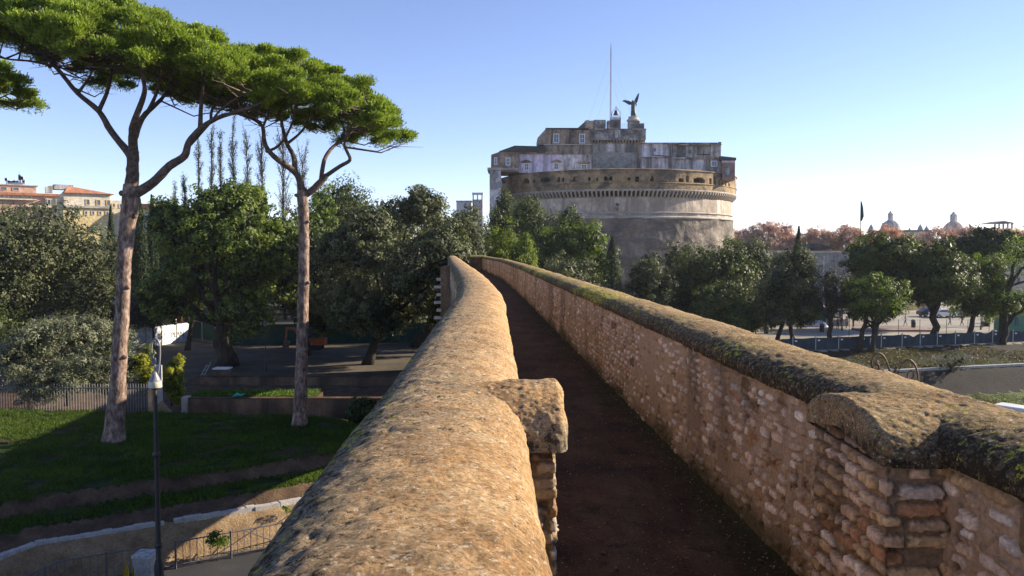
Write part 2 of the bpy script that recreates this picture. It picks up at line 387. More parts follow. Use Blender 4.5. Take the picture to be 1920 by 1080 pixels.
# stones set in mortar: real relief + stone colours
PAL = np.array([(.72,.54,.39), (.78,.64,.50), (.60,.44,.30), (.58,.40,.21), (.48,.34,.21), (.80,.71,.60), (.46,.25,.13)])
def stonemap(d0, d1, H, res, seed, dens=1.0, off=0, fine=True, brick=False):
    """height + colour maps over length d0..d1 and height H"""
    rg = np.random.RandomState(seed)
    nx = int((d1 - d0) / res) + 1; ny = int(H / res) + 1
    X, Y = np.meshgrid(np.linspace(d0, d1, nx), np.linspace(0, H, ny))
    hgt = .010 * fbm(X, Y, 0, 3, 4, seed) + .006 * fbm(X, Y, 0, 20, 3, seed + 1)
    m = .5 + .5 * fbm(X, Y, 0, 1.6, 5, seed + 2)
    mort = np.array([.31, .21, .125]) * (1 - m[..., None]) * 1.0 + np.array([.47, .35, .235]) * m[..., None]
    if brick: mort = mort*.62; hgt = hgt - .012
    col = mort.copy()
    y = .03
    while y < H - .02:
        rh = rg.uniform(.045, .062) if brick else rg.uniform(.042, .072) if fine else rg.uniform(.05, .085); x = d0 + rg.uniform(0, .1)
        while x < d1:
            L = rg.uniform(.07, .24)
            zone = float(fbm(np.array([x]), np.array([y * 1.2]), 0, .55, 2, seed + 7)[0])
            p = .96 if brick else np.clip(.74 + 1.5 * zone, .15, .97) * dens
            if rg.rand() < p:
                big = (not brick) and rg.rand() < .022
                cx = x + L/2 + rg.normal(0, .008); cy = y + rh/2 + rg.normal(0, .008)
                hl = L/2 * (rg.uniform(.9, 1.0) if brick else rg.uniform(.62, .95)); hh = rh/2 * (rg.uniform(.82, 1.0) if brick else rg.uniform(.6, .95))
                if big: hl *= 1.1; hh *= 2.6
                i0 = max(0, int((cx - hl*1.3 - d0)/res)); i1 = min(nx, int((cx + hl*1.3 - d0)/res) + 2)
                j0 = max(0, int((cy - hh*1.5)/res)); j1 = min(ny, int((cy + hh*1.5)/res) + 2)
                if i1 > i0 and j1 > j0:
                    xs = X[j0:j1, i0:i1]; ys = Y[j0:j1, i0:i1]
                    tilt = rg.normal(0, .02 if brick else .07)
                    u = (xs - cx) / hl; v = (ys - cy - tilt*(xs - cx)) / hh
                    w = .16 * vn(xs*30, ys*30, 0, seed + 3) + .12 * vn(xs*80, ys*80, 0, seed + 4)
                    e = (np.abs(u)**6 + np.abs(v)**4) ** .2 + w
                    k = np.clip((1.0 - e) / .08, 0, 1); k = k*k*(3-2*k); gr = np.clip(1 - np.abs(e - 1.12)/.16, 0, 1)*(v > -.6)
                    pr = rg.uniform(.006, .020) if brick else rg.uniform(.007, .024)
                    hgt[j0:j1, i0:i1] = hgt[j0:j1, i0:i1]*(1 - .5*k) + k*pr - .010*gr*(k < .1)
                    c = PAL[rg.choice(len(PAL), p=[.08,.06,.16,.34,.2,.04,.12] if brick else [.22,.2,.16,.14,.12,.10,.06])] * rg.uniform(.62, 1.1) * (0.4 if big else 1)
                    cc = c * (1 + .18*vn(xs*60, ys*60, 0, seed+5))[..., None]
                    col[j0:j1, i0:i1] = col[j0:j1, i0:i1]*(1 - k[..., None]) + cc*k[..., None]
            x += L + (rg.uniform(.006, .016) if brick else rg.uniform(.012, .05))
        y += rh + (rg.uniform(.010, .018) if brick else rg.uniform(.008, .025))
    # pits
    p = fbm(X, Y, 0, 8, 3, seed + 8); pk = np.clip((p - .33) / .12, 0, 1); hgt -= .02 * pk; col *= (1 - .55*pk)[..., None]
    # run-off stains (dark streaks from under the coping), damp and moss near the floor
    st = fbm(X, Y*.12, 0, 1.9, 4, seed + 9); sk = np.clip((st - .06) / .22, 0, 1) * np.clip(.35 + .65*Y/H, 0, 1)
    col = col*(1 - .62*sk[..., None]) + np.array([.05,.035,.022])*(.62*sk[..., None])
    mk = np.clip((.24 + .2*fbm(X, Y*0, 0, 1.2, 3, seed+11) - Y)/.2, 0, 1)*.8
    col = col*(1-mk[..., None]) + np.array([.04,.04,.012])*mk[..., None]
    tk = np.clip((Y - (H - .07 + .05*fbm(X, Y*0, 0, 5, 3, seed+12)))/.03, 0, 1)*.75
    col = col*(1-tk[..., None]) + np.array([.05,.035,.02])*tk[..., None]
    return X, Y, hgt, col
def facewall(name, fx, side, segs, parent, seed, dens):
    """vertical face at x=fx(d), facing side (-1 = towards -x)"""
    first = None
    Vs, Fs, Cs = [], [], []; n0 = 0
    H = ZB - ZF + .03
    for q, (d0, d1, res) in enumerate(segs):
        X, Y, h, c = stonemap(d0, d1, H, res, seed + 100*q, dens, fine=res < .02)
        x = fx(X) + side*h
        V = np.stack([x, X, ZF - .01 + Y], -1); ny, nx = X.shape
        idx = np.arange(ny*nx).reshape(ny, nx) + n0
        A, B, C_, D_ = idx[:-1, :-1], idx[:-1, 1:], idx[1:, 1:], idx[1:, :-1]
        f = np.stack([A, B, C_, D_], -1).reshape(-1, 4)
        if side < 0: f = f[:, ::-1]
        Vs.append(V.reshape(-1, 3)); Fs.append(f); n0 += ny*nx
        Cs.append(np.concatenate([c.reshape(-1, 3), np.ones((ny*nx, 1))], 1))
    return rawmesh(name, np.concatenate(Vs), np.concatenate(Fs).copy(), M['masonry'], parent, True, attr={'Col': ('FLOAT_COLOR', 'POINT', np.clip(np.concatenate(Cs), 0, 1))})

def brickpier(name, pts, z0, z1, parent, seed, res=.007):
    """relief brickwork wrapped round a pier; pts = plan path, outward side on its right"""
    pts = [np.array(p, float) for p in pts]; Ls = [np.linalg.norm(b-a) for a, b in zip(pts[:-1], pts[1:])]; T = np.concatenate([[0], np.cumsum(Ls)])
    X, Y, h, c = stonemap(0, T[-1], z1-z0, res, seed, 1, brick=True)
    u = X[0]; k = np.clip(np.searchsorted(T, u, side='right')-1, 0, len(Ls)-1); f = (u-T[k])/np.array(Ls)[k]
    A = np.array(pts)[k]; Bp = np.array(pts)[k+1]; pos = A*(1-f[:, None])+Bp*f[:, None]
    t = (Bp-A)/np.array(Ls)[k][:, None]; nn = np.stack([t[:, 1], -t[:, 0]], 1)
    ker = np.ones(5)/5; nn = np.stack([np.convolve(np.pad(nn[:, q], 2, mode='edge'), ker, 'valid') for q in (0, 1)], 1)
    V = np.stack([pos[None, :, 0]+nn[None, :, 0]*h*1.15, pos[None, :, 1]+nn[None, :, 1]*h*1.15, z0+Y], -1); ny, nx = X.shape
    ix = np.arange(ny*nx).reshape(ny, nx); Fq = np.stack([ix[:-1, :-1], ix[:-1, 1:], ix[1:, 1:], ix[1:, :-1]], -1).reshape(-1, 4)
    return rawmesh(name, V.reshape(-1, 3), Fq.copy(), M['masonry'], parent, True, attr={'Col': ('FLOAT_COLOR', 'POINT', np.clip(np.concatenate([c.reshape(-1, 3)*1.05, np.ones((ny*nx, 1))], 1), 0, 1))})
def barrel(name, xa, xb, yc, hw, zb, rise, mat, parent, seed, grime_shade, facemat=None):
    """half-round cap, axis along x, from xa (inside the coping) to xb (free end)"""
    nx, nt_ = 90, 110; s = np.linspace(0, 1, nx); th = np.linspace(0, math.pi, nt_)
    Sg, T = np.meshgrid(s, th, indexing='ij')
    endk = np.clip((Sg - .95) / .05, 0, 1); sc = 1 - .07*endk**2
    X = xa + (xb - xa)*Sg
    cs = np.cos(T); sn = np.sin(T)
    Y = yc - hw*sc*cs; Z = zb + rise*(1-.12*endk**2)*sn
    q = .014*fbm(X, Y, Z, 3, 3, seed) + .012*fbm(X, Y, Z, 11, 3, seed+4) + .010*fbm(X, Y, Z, 36, 3, seed+8)
    Y = Y - cs*q; Z = Z + sn*q + .0; X = X + .4*q*endk
    V = np.stack([X, Y, Z], -1)
    # underside strip
    lo = V[:, [0]].copy(); lo[..., 2] -= .05; hi = V[:, [-1]].copy(); hi[..., 2] -= .05
    V = np.concatenate([lo, V, hi], 1); nc = V.shape[1]
    idx = np.arange(nx*nc).reshape(nx, nc)
    A, B, C_, D_ = idx[:-1, :-1], idx[1:, :-1], idx[1:, 1:], idx[:-1, 1:]
    f = np.stack([A, B, C_, D_], -1).reshape(-1, 4)
    # end face: concentric rings
    ring = V[-1]; cen = np.array([xb, yc, zb + rise*.15]); rings = [ring]; base = nx*nc
    faces = [f]; prev = idx[-1]; Vn = [V.reshape(-1, 3)]
    for k in range(1, 14):
        t = k/13; r = ring*(1-t) + cen*t; dq = .02*fbm(r[:, 1], r[:, 2], k*.1, 9, 3, seed+20) - .012*math.sin(min(1, t*3)*math.pi/2)*0
        r = r.copy(); r[:, 0] += dq*np.sign(xb-xa)*.8 + .01*np.sign(xb-xa)
        Vn.append(r); cur = np.arange(nc) + base; base += nc
        faces.append(np.stack([prev[:-1], cur[:-1], cur[1:], prev[1:]], -1)); prev = cur
    # bottom
    VV = np.concatenate(Vn); FF = np.concatenate(faces)
    if xb > xa: FF = FF[:, ::-1]
    bi = len(VV)
    c4 = np.array([[xa, yc-hw, zb-.05], [xb, yc-hw*.93, zb-.05], [xb, yc+hw*.93, zb-.05], [xa, yc+hw, zb-.05]])
    VV = np.concatenate([VV, c4]); FF = np.concatenate([FF, [[bi, bi+1, bi+2, bi+3]]])
    G = grime_shade + .3*fbm(VV[:, 0], VV[:, 1], VV[:, 2], 3, 3, seed+2) + np.clip((zb + .10 - VV[:, 2])/.12, 0, 1)*.55*(VV[:, 1] < yc)
    Mo = .25 + .9*fbm(VV[:, 0], VV[:, 1], VV[:, 2], 2, 3, seed+3)
    Mo[nx*nc:] = -2
    return rawmesh(name, VV, FF.copy(), mat, parent, True, attr={'grime_shade': ('FLOAT', 'POINT', G), 'moss': ('FLOAT', 'POINT', Mo)})

# left parapet
pl = empty('parapet_wall', (0, 3, ZF), 'left of the two long parapet walls, its broad rounded coping in full sunlight, one brick pier with a rounded cap jutting out', 'wall', 'parapet walls of the walkway')
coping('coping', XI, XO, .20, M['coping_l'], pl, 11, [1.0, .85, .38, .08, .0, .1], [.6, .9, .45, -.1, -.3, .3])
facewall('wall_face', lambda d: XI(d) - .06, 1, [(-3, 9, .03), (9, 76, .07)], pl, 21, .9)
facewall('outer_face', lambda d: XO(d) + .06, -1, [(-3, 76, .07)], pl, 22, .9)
brickpier('pier', [(-.1, 3.60), (.195, 3.60), (.195, 4.22), (-.1, 4.22)], ZF, ZB + .02, pl, 3)
barrel('pier_cap', -.35, .240, 3.92, .39, ZB - .01, .20, M['coping_l'], pl, 31, .05)
# right parapet
pr = empty('parapet_wall', (2.2, 3, ZF), 'right of the two long parapet walls, pale stones set in mortar on its shaded face below a mossy rounded coping', 'wall', 'parapet walls of the walkway')
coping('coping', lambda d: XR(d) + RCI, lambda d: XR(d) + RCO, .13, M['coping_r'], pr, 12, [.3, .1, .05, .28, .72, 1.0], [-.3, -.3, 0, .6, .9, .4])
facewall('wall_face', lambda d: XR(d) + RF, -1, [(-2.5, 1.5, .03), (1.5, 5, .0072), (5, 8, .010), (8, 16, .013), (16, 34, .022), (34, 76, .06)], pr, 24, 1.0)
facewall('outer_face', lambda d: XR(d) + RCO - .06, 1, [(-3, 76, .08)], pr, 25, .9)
brickpier('pier', [(2.0, 4.16), (1.585, 4.16), (1.585, 3.34), (2.0, 3.34)], ZF, ZB + .02, pr, 5)
barrel('pier_cap', 2.2, 1.56, 3.76, .48, ZB - .015, .155, M['coping_r'], pr, 33, .12)
# end parapet
ye = 76.0; xa, xb = float(XI(ye)) - .5, float(XR(ye)) + RF + .3
pe = empty('end_parapet', ((xa+xb)/2, ye, ZF), 'short brick parapet closing the far end of the walkway where it turns', 'wall')
m = MB().box((xa, ye+.1, ZF-.02), (xb, ye+.7, ZB-.02)); m.build('wall_face', M['wallbody'], pe)
n = 14; V = []; 
for x in (xa-.05, xb+.05):
    for j in range(n+1):
        t = math.pi*j/n; V.append((x, ye+.4-.4*math.cos(t), ZB-.03+.24*math.sin(t)))
c_ = rawmesh('coping', V, [(j, j+1, n+2+j, n+1+j) for j in range(n)] + [tuple(range(n, -1, -1)), tuple(range(n+1, 2*n+2))], M['coping_r'], pe, False,
        attr={'grime_shade': ('FLOAT', 'POINT', np.full(2*n+2, .3)), 'moss': ('FLOAT', 'POINT', np.full(2*n+2, .9))})

# walkway floor
D = dsteps(-3.5, 76.2, .008, .03, .35); ts = np.linspace(0, 1, 70)
Dg, T = np.meshgrid(D, ts, indexing='ij')
xl = XI(Dg) - .12; xr = XR(Dg) + RF + .03; X = xl + (xr - xl)*T
Z = ZF + .018*fbm(X, Dg, 0, .8, 3, 5) + .007*fbm(X, Dg, 0, 9, 3, 6)
Z += .05*np.clip((T - .93)/.07, 0, 1)**2 + .05*np.clip((.07 - T)/.07, 0, 1)**2
for yj in (3.95, 11.2, 19.5, 30): Z -= .012*np.exp(-((Dg - yj - .04*vn(X*3, Dg*0, 0, 3))/.018)**2)
mossf = np.clip(1 - (xr - X)/.42 + .6*fbm(X, Dg, 0, 1.6, 4, 9), 0, 1)
idx = np.arange(X.size).reshape(X.shape)
m, nt, b = newmat('walkway_paving'); co = coords(nt)
n1 = noise(nt, co, 1.6, 6, .6); n2 = noise(nt, co, 45, 5, .7); n3 = noise(nt, co, 75, 2, .5)
base = ramp(nt, n1, [(.33, (.034,.018,.009)), (.5, (.058,.030,.014)), (.68, (.09,.05,.024))]).outputs[0]
base = mix(nt, 1., base, ramp(nt, n2, [(.3, .45), (.7, 1.4)]).outputs[0], 'MULTIPLY')
base = mix(nt, ramp(nt, noise(nt, coords(nt, (1.6, .5, 1)), 1.3, 7, .75), [(.47, 0.), (.66, .6)]).outputs[0], base, (.10, .068, .042))
base = mix(nt, ramp(nt, noise(nt, co, 3.3, 7, .7), [(.36, .8), (.46, 0.)]).outputs[0], base, (.018, .012, .008))
base = mix(nt, ramp(nt, n3, [(.66, 0.), (.72, .6)]).outputs[0], base, (.40, .32, .26))
a = nt.nodes.new('ShaderNodeAttribute'); a.attribute_name = 'moss'
mm = nt.nodes.new('ShaderNodeMath'); mm.operation = 'MULTIPLY'; nt.links.new(a.outputs['Fac'], mm.inputs[0]); nt.links.new(ramp(nt, noise(nt, co, 7, 5, .7), [(.35, .3), (.6, 1.)]).outputs[0], mm.inputs[1])
base = mix(nt, mm.outputs[0], base, (.022, .03, .006))
nt.links.new(base, b.inputs['Base Color']); b.inputs['Roughness'].default_value = .93; b.inputs['Specular IOR Level'].default_value = .15
bump(nt, b, n2, .8, .008)
Fc = np.stack([idx[:-1, :-1], idx[:-1, 1:], idx[1:, 1:], idx[1:, :-1]], -1).reshape(-1, 4)
w = rawmesh('walkway', np.stack([X, Dg, Z], -1).reshape(-1, 3), Fc, m, None, True, attr={'moss': ('FLOAT', 'POINT', mossf.ravel())})
tag(w, kind='structure')
# twig on the floor
tw = MB(); p0 = P(1103, 914, 4.55*0+ (2.04*F/(914-HZ)))
tw.tube([p0, p0+Vector((.05,-.02,.012)), p0+Vector((.095,-.03,.006))], [.003,.0028,.002], 6)
tw.tube([p0+Vector((.06,-.02,.01)), p0+Vector((.07,-.07,.008))], [.0022,.0015], 5)
tag(tw.build('twig', M['offwhite']), 'small pale dry twig lying on the dark walkway floor', 'twig')

rg_ = np.random.RandomState(31); nd = 5200
yd = 1.5+rg_.rand(nd)**1.8*22; tl = rg_.rand(nd); near = rg_.rand(nd) < .45; tl = np.where(near, np.where(rg_.rand(nd) < .7, 1-.14*rg_.rand(nd)**1.5, .02+.1*rg_.rand(nd)), tl)
xd = (XI(yd)-.05)+((XR(yd)+RF)-(XI(yd)-.05))*tl; zd = ZF+.012+.018*fbm(xd, yd, 0, .8, 3, 5); sz = rg_.uniform(.003, .009, nd)*(1+(rg_.rand(nd) < .03)*1.6)
ang_ = rg_.uniform(0, 6.28, nd); V = []
oct_ = np.array([(1,0,0),(0,1,0),(-1,0,0),(0,-1,0),(0,0,.8),(0,0,-.8)]); Fo = np.array([(0,1,4),(1,2,4),(2,3,4),(3,0,4),(1,0,5),(2,1,5),(3,2,5),(0,3,5)])
V = oct_[None]*sz[:, None, None]*rg_.uniform(.6, 1.3, (nd, 6, 1)); ca, sa = np.cos(ang_)[:, None], np.sin(ang_)[:, None]
V = np.stack([V[..., 0]*ca-V[..., 1]*sa+xd[:, None], V[..., 0]*sa+V[..., 1]*ca+yd[:, None], V[..., 2]+zd[:, None]], -1).reshape(-1, 3)
gm_, gn_, gb_ = newmat('grit'); at_ = gn_.nodes.new('ShaderNodeAttribute'); at_.attribute_name = 'tint'
gn_.links.new(ramp(gn_, at_.outputs['Fac'], [(0, (.10, .06, .035)), (.6, (.14, .085, .05)), (.9, (.34, .26, .19)), (1, (.16, .15, .03))]).outputs[0], gb_.inputs['Base Color']); gb_.inputs['Roughness'].default_value = .9
tag(rawmesh('grit', V, (Fo[None]+6*np.arange(nd)[:, None, None]).reshape(-1, 3), gm_, None, attr={'tint': ('FLOAT', 'FACE', np.repeat(rg_.rand(nd), 8))}), 'fine grit and small stones scattered on the dark walkway floor', 'grit', kind='stuff')

# wall body below (with an arch over the road)
def body():
    mb = MB(); zt = ZF - .06; zl = -4.2
    ys = list(np.arange(-3.5, 29, 2.5)) + [29.5]
    def blk(y0, y1, z0f, z1=zt):
        for x0f, x1f, mi in ((XO, lambda d: XR(d)+RCO, 0),):
            a0, a1 = float(x0f(y0))+.07, float(x0f(y1))+.07; b0, b1 = float(x1f(y0))-.07, float(x1f(y1))-.07
            z00, z01 = z0f
            V = [(a0,y0,z00),(b0,y0,z00),(b1,y1,z01),(a1,y1,z01),(a0,y0,z1),(b0,y0,z1),(b1,y1,z1),(a1,y1,z1)]
            mb.add(V, [(0,3,2,1),(4,5,6,7),(0,1,5,4),(1,2,6,5),(2,3,7,6),(3,0,4,7)])
    for a, b in zip(ys[:-1], ys[1:]): blk(a, b, (zl, zl))
    def arch(ya, yb, zs, kf, n=20):
        c, R_ = (ya+yb)/2, (yb-ya)/2
        for i in range(n):
            t0 = math.pi*(1 - i/n); t1 = math.pi*(1-(i+1)/n)
            blk(c+R_*math.cos(t0), c+R_*math.cos(t1), (zs+R_*kf*math.sin(t0), zs+R_*kf*math.sin(t1)))
    arch(29.5, 43.5, 1.3, .66)
    for a, b in ((43.5, 46.5), (46.5, 50), (50, 53.5)): blk(a, b, (zl, zl))
    arch(53.5, 64.5, 4.0, .86)  # unseen second opening, added to let sun onto the shrubs and verge
    ys = [64.5, 68, 72, 76.6]
    for a, b in zip(ys[:-1], ys[1:]): blk(a, b, (zl, zl))
    o = mb.build('wall_body', M['wallbody'], None); return o
wb = empty('high_wall', (1, 0, 0), 'tall old brick wall with a road arch that carries the walkway above the street', 'wall')
o = body(); o.parent = wb; o.location = (-1, 0, 0)
# buttress with toothed white stones on outer left face
q = MB(); xq = float(XO(44))+.1
q.box((xq-.55, 43.6, 5.5), (xq, 47.5, CZ-1.0)); q.build('buttress', M['wallbody'], wb)
q = MB()
for k in range(9):
    z = CZ - 1.6 - k*.42
    q.box((xq-.55-(.34 if k % 2 else .2), 43.45, z-.15), (xq-.5, 43.75, z))
q.build('quoin_stones', M['quoin'], wb)

# ------------------------------------------------------------------ terrain
LZ = 1.5                                   # lawn level
lawn_near = [onz(-700, 1180, LZ), onz(-300, 1035, LZ), onz(0, 940, LZ), onz(300, 897, LZ), onz(480, 872, LZ), onz(633, 847, LZ)]
lawn_tip = [onz(668, 822, LZ), onz(672, 800, LZ), onz(640, 786, LZ)]
lawn_far = [onz(560, 779, LZ), onz(350, 775, LZ), onz(0, 768, LZ), onz(-700, 768, LZ)]
poly = np.array([(p.x, p.y) for p in lawn_near + lawn_tip + lawn_far])
def sdf(X, Y, pl_):
    d = np.full(X.shape, 1e9); ins = np.zeros(X.shape, bool); n = len(pl_)
    for i in range(n):
        a, b = pl_[i], pl_[(i+1) % n]; e = b - a
        px_, py_ = X - a[0], Y - a[1]; t = np.clip((px_*e[0]+py_*e[1])/(e@e), 0, 1)
        d = np.minimum(d, np.hypot(px_-t*e[0], py_-t*e[1]))
        c = ((a[1] > Y) != (b[1] > Y)) & (X < (b[0]-a[0])*(Y-a[1])/(b[1]-a[1]+1e-12)+a[0]); ins ^= c
    return np.where(ins, -d, d)
fence_a, fence_b = onz(1330, 664, 0), onz(2300, 626, 0)
fdir = (fence_b - fence_a).normalized(); fnor = Vector((fdir.y, -fdir.x, 0))   # towards camera
if fnor.y > 0: fnor = -fnor
def seg(v, a, b, n, end=False): return list(np.linspace(a, b, n, endpoint=end))
gx = sorted(set([-3000,-1500,-800,-400,-250,-180,-140,-110,-90,-75] + seg(0,-65,-34,26) + seg(0,-34,-1,150) + seg(0,-1,3,6) + seg(0,3,70,90) + [72,76,82,90,100,120,150,200,300,500,900,1600,3000]))
gy = sorted(set([-200,-60,-20,-5,5,12] + seg(0,16,26,12) + seg(0,26,60,170) + seg(0,60,112,104) + [114,118,124,132,145,160,180,210,250,300,400,600,1000,1800,3500]))
X, Y = np.meshgrid(np.array(gx, float), np.array(gy, float))
midx = (XO(np.clip(Y, -4, 76)) + 1.5)
right = X > midx
sd_ = sdf(X, Y, poly) + .12*fbm(X, Y, 0, .5, 3, 2)
# is a point on the near side of the lawn (towards the street)?
nl = np.array([(p.x, p.y) for p in lawn_near]); nearline = np.interp(X, nl[:, 0], nl[:, 1])
nearside = (Y < nearline + 0.0) | ((X > nl[-1, 0]) & (Y < nl[-1, 1] + 1.0 + .0*(X)))
def lerp(s, a, b, za, zb): t = np.clip((s-a)/(b-a), 0, 1); return za + (zb-za)*t
zn = np.where(sd_ < 0, LZ, np.where(sd_ < .6, lerp(sd_, 0, .6, LZ, 1.0), np.where(sd_ < 2.3, 1.0 - .03*sd_, np.where(sd_ < 3.2, lerp(sd_, 2.3, 3.2, .93, .55), np.where(sd_ < 3.5, .55, lerp(sd_, 3.5, 4.6, .5, -.65))))))
zf = np.where(sd_ < 0, LZ, lerp(sd_, 0, 2.2, LZ, .15) - .15*np.clip((sd_-2.2)/6, 0, 1))
Zl = np.where(nearside, zn, zf)
Zl = np.where((Y < 30) & (X > -1000) & nearside & (sd_ > 4.6), -.65, Zl)
zone_l = np.where(sd_ < 0, 0, np.where(nearside, np.where(sd_ < .6, 1, np.where(sd_ < 2.3, 0, np.where(sd_ < 3.15, 1, np.where(sd_ < 4.8, 2, 3)))), np.where(sd_ < 1.2, 0, 1)))
yardmask = (Y > 70) & (Y < 108) & (X < 2) & (X > -45)
zone_l = np.where(yardmask & ~nearside & (sd_ > 2), 4, zone_l)
zone_l = np.where((Y >= 108) | (X <= -45) & (sd_ > 1.5) & ~nearside, 5, zone_l)
Zl = np.where((Y > 60) | (X < -60), np.where(nearside & (Y < 60), Zl, np.where(sd_ < 3, Zl, 0)), Zl)
# right: piazza, bank, moat
sr = (X - fence_a.x)*fnor.x + (Y - fence_a.y)*fnor.y
Zr = np.where(sr < .3, 0, np.where(sr < 9, lerp(sr, .3, 9, -.15, -1.2), lerp(sr, 9.4, 11.5, -1.25, -3.6)))
zone_r = np.where(sr < .5, 6, np.where(sr < 9, 7, np.where(sr < 11.7, 8, 9)))
zone_r = np.where(Y > 190, 5, zone_r)
Z = np.where(right, Zr, Zl); zone = np.where(right, zone_r, zone_l)
Z = Z + np.where(np.isin(zone, [0, 1, 7]), .06*fbm(X, Y, 0, .7, 4, 8), 0) + np.where(zone == 1, .09*fbm(X, Y, 0, 2.5, 3, 18), 0)
Z = np.where(np.hypot(X, Y) > 400, -.5, Z)
names = ['lawn', 'earth_bank', 'brick_slope', 'road', 'yard', 'park_ground', 'piazza', 'grassy_bank', 'moat_wall', 'moat_ground']
M['bank_r'] = surf('moat_bank', [(0.007, 0.008, 0.004), (0.014, 0.013, 0.007), (0.022, 0.018, 0.011)], .35, fine=6, bmp=1, bd=.08)
M['moat'] = surf('moat_turf', [(0.026, 0.042, 0.006), (0.044, 0.069, 0.008), (0.078, 0.098, 0.015)], .3, fine=10, bmp=.8, bd=.05)
M['moatwall'] = surf('moat_masonry', [(0.009, 0.009, 0.008), (0.018, 0.016, 0.015), (0.027, 0.024, 0.021)], .6, fine=8, bmp=1, bd=.08)
zm = [M['turf'], M['soil'], M['scarp'], M['asphalt'], M['yard'], M['ground'], M['piazza'], M['bank_r'], M['moatwall'], M['moat']]
ny, nx = X.shape; idx = np.arange(ny*nx).reshape(ny, nx)
Fa = np.stack([idx[:-1, :-1], idx[:-1, 1:], idx[1:, 1:], idx[1:, :-1]], -1).reshape(-1, 4); zz = zone[:-1, :-1].ravel()
VV = np.stack([X, Y, Z], -1).reshape(-1, 3)
for k, nm in enumerate(names):
    f = Fa[zz == k]
    if not len(f): continue
    u, inv = np.unique(f, return_inverse=True)
    tag(rawmesh(nm, VV[u], inv.reshape(-1, 4), zm[k], None, k in (0, 1, 6, 9)), kind='structure')
def groundz(x, y):
    j = np.searchsorted(gy, y) - 1; i = np.searchsorted(gx, x) - 1
    tx = (x-gx[i])/(gx[i+1]-gx[i]); ty = (y-gy[j])/(gy[j+1]-gy[j])
    return float(Z[j, i]*(1-tx)*(1-ty)+Z[j, i+1]*tx*(1-ty)+Z[j+1, i]*(1-tx)*ty+Z[j+1, i+1]*tx*ty)
def offline(s, extra=0):
    out = []; pts = nl
    for i in range(len(pts)):
        a = pts[max(0, i-1)]; b = pts[min(len(pts)-1, i+1)]; t = (b-a)/np.linalg.norm(b-a)
        out.append(pts[i] + np.array([t[1], -t[0]])*s)
    return out
def dens(pts, step):
    out = []
    for a, b in zip(pts[:-1], pts[1:]):
        a, b = np.array(a, float), np.array(b, float); n = max(1, int(np.linalg.norm(b-a)/step)); out += [a+(b-a)*k/n for k in range(n)]
    return out + [np.array(pts[-1], float)]
kp = dens(offline(3.35), .35); rg = np.random.RandomState(4); kb = MB()
for a, b in zip(kp[:-1], kp[1:]):
    t = (b-a); L = np.linalg.norm(t); t = t/L; nr_ = np.array([t[1], -t[0]]); c = (a+b)/2 + nr_*rg.normal(0, .015)
    if rg.rand() < .03: continue
    kb.obox((c[0], c[1], .55+rg.normal(0, .02)), (t[0]*(L/2-.004), t[1]*(L/2-.004), 0), (nr_[0]*.15, nr_[1]*.15, 0), (0, 0, .11+rg.normal(0, .008)))
tag(kb.build('kerb', M['kerb']), kind='structure')
# kerb of moat bank
kb = MB(); a = fence_a + fnor*9.15; kb.obox(a + fdir*40 + Vector((0, 0, -1.13)), fdir*45, fnor*.22, (0, 0, .12)); tag(kb.build('kerb', M['kerb']), kind='structure')

# ------------------------------------------------------------------ leaves
def leafmesh(name, C, Nn, size, aspect, mat, parent, rng, tint, spread=.5, sizevar=.4):
    n = len(C)
    d = Nn + rng.normal(0, spread, (n, 3)); d /= np.linalg.norm(d, axis=1, keepdims=True) + 1e-9
    r = rng.normal(0, 1, (n, 3)); a = np.cross(d, r); a /= np.linalg.norm(a, axis=1, keepdims=True) + 1e-9
    b = np.cross(d, a)
    s = size*(1 + rng.uniform(-sizevar, sizevar, (n, 1)))
    a = a*s*.5; b = b*s*.5/aspect
    V = np.stack([C - a, C - b*.9 + a*.15, C + a, C + b*.9 + a*.15], 1).reshape(-1, 3)
    Fc = np.arange(4*n).reshape(n, 4)
    return rawmesh(name, V, Fc, mat, parent, False, attr={'tint': ('FLOAT', 'FACE', np.clip(tint, 0, 1))})
def crown_pts(lobes, n, rng, clump=.5, per=60, inner=.25, flat=None):
    """lobes: (cx,cy,cz, rx,ry,rz); returns points, outward normals, tint"""
    area = np.array([(l[3]*l[4]+l[3]*l[5]+l[4]*l[5]) for l in lobes]); pr = area/area.sum()
    nc = int(max(8, min(n//12, .62*area.sum()*4.19/(math.pi*clump*clump)))); li = rng.choice(len(lobes), nc, p=pr); L = np.array(lobes)[li]
    d = rng.normal(0, 1, (nc, 3)); d /= np.linalg.norm(d, axis=1, keepdims=True)
    rad = np.where(rng.rand(nc) < inner, rng.uniform(.3, .85, nc), rng.uniform(.84, 1.06, nc))[:, None]
    cc = L[:, :3] + d*L[:, 3:]*rad
    cs = clump*rng.uniform(.55, 1.35, nc); ct = rng.uniform(.15, .85, nc)
    if flat is not None:
        keep = cc[:, 2] > flat; cc, d, cs, ct, L = cc[keep], d[keep], cs[keep], ct[keep], L[keep]; nc = len(cc)
    k = rng.randint(0, nc, n); o = rng.normal(0, 1, (n, 3)); on = np.linalg.norm(o, axis=1, keepdims=True); o = o/on
    rr = rng.uniform(.3, 1, (n, 1))**.4*(1+.35*vn(o[:, 0]*2.5+k, o[:, 1]*2.5, o[:, 2]*2.5, 3))[:, None]
    Pp = cc[k] + o*rr*cs[k][:, None]*np.array([1, 1, .8])
    Nn = 1.3*o + .8*d[k] + np.array([0, 0, .3])
    return Pp, Nn, np.clip(ct[k] + rng.normal(0, .18, n), 0, 1)
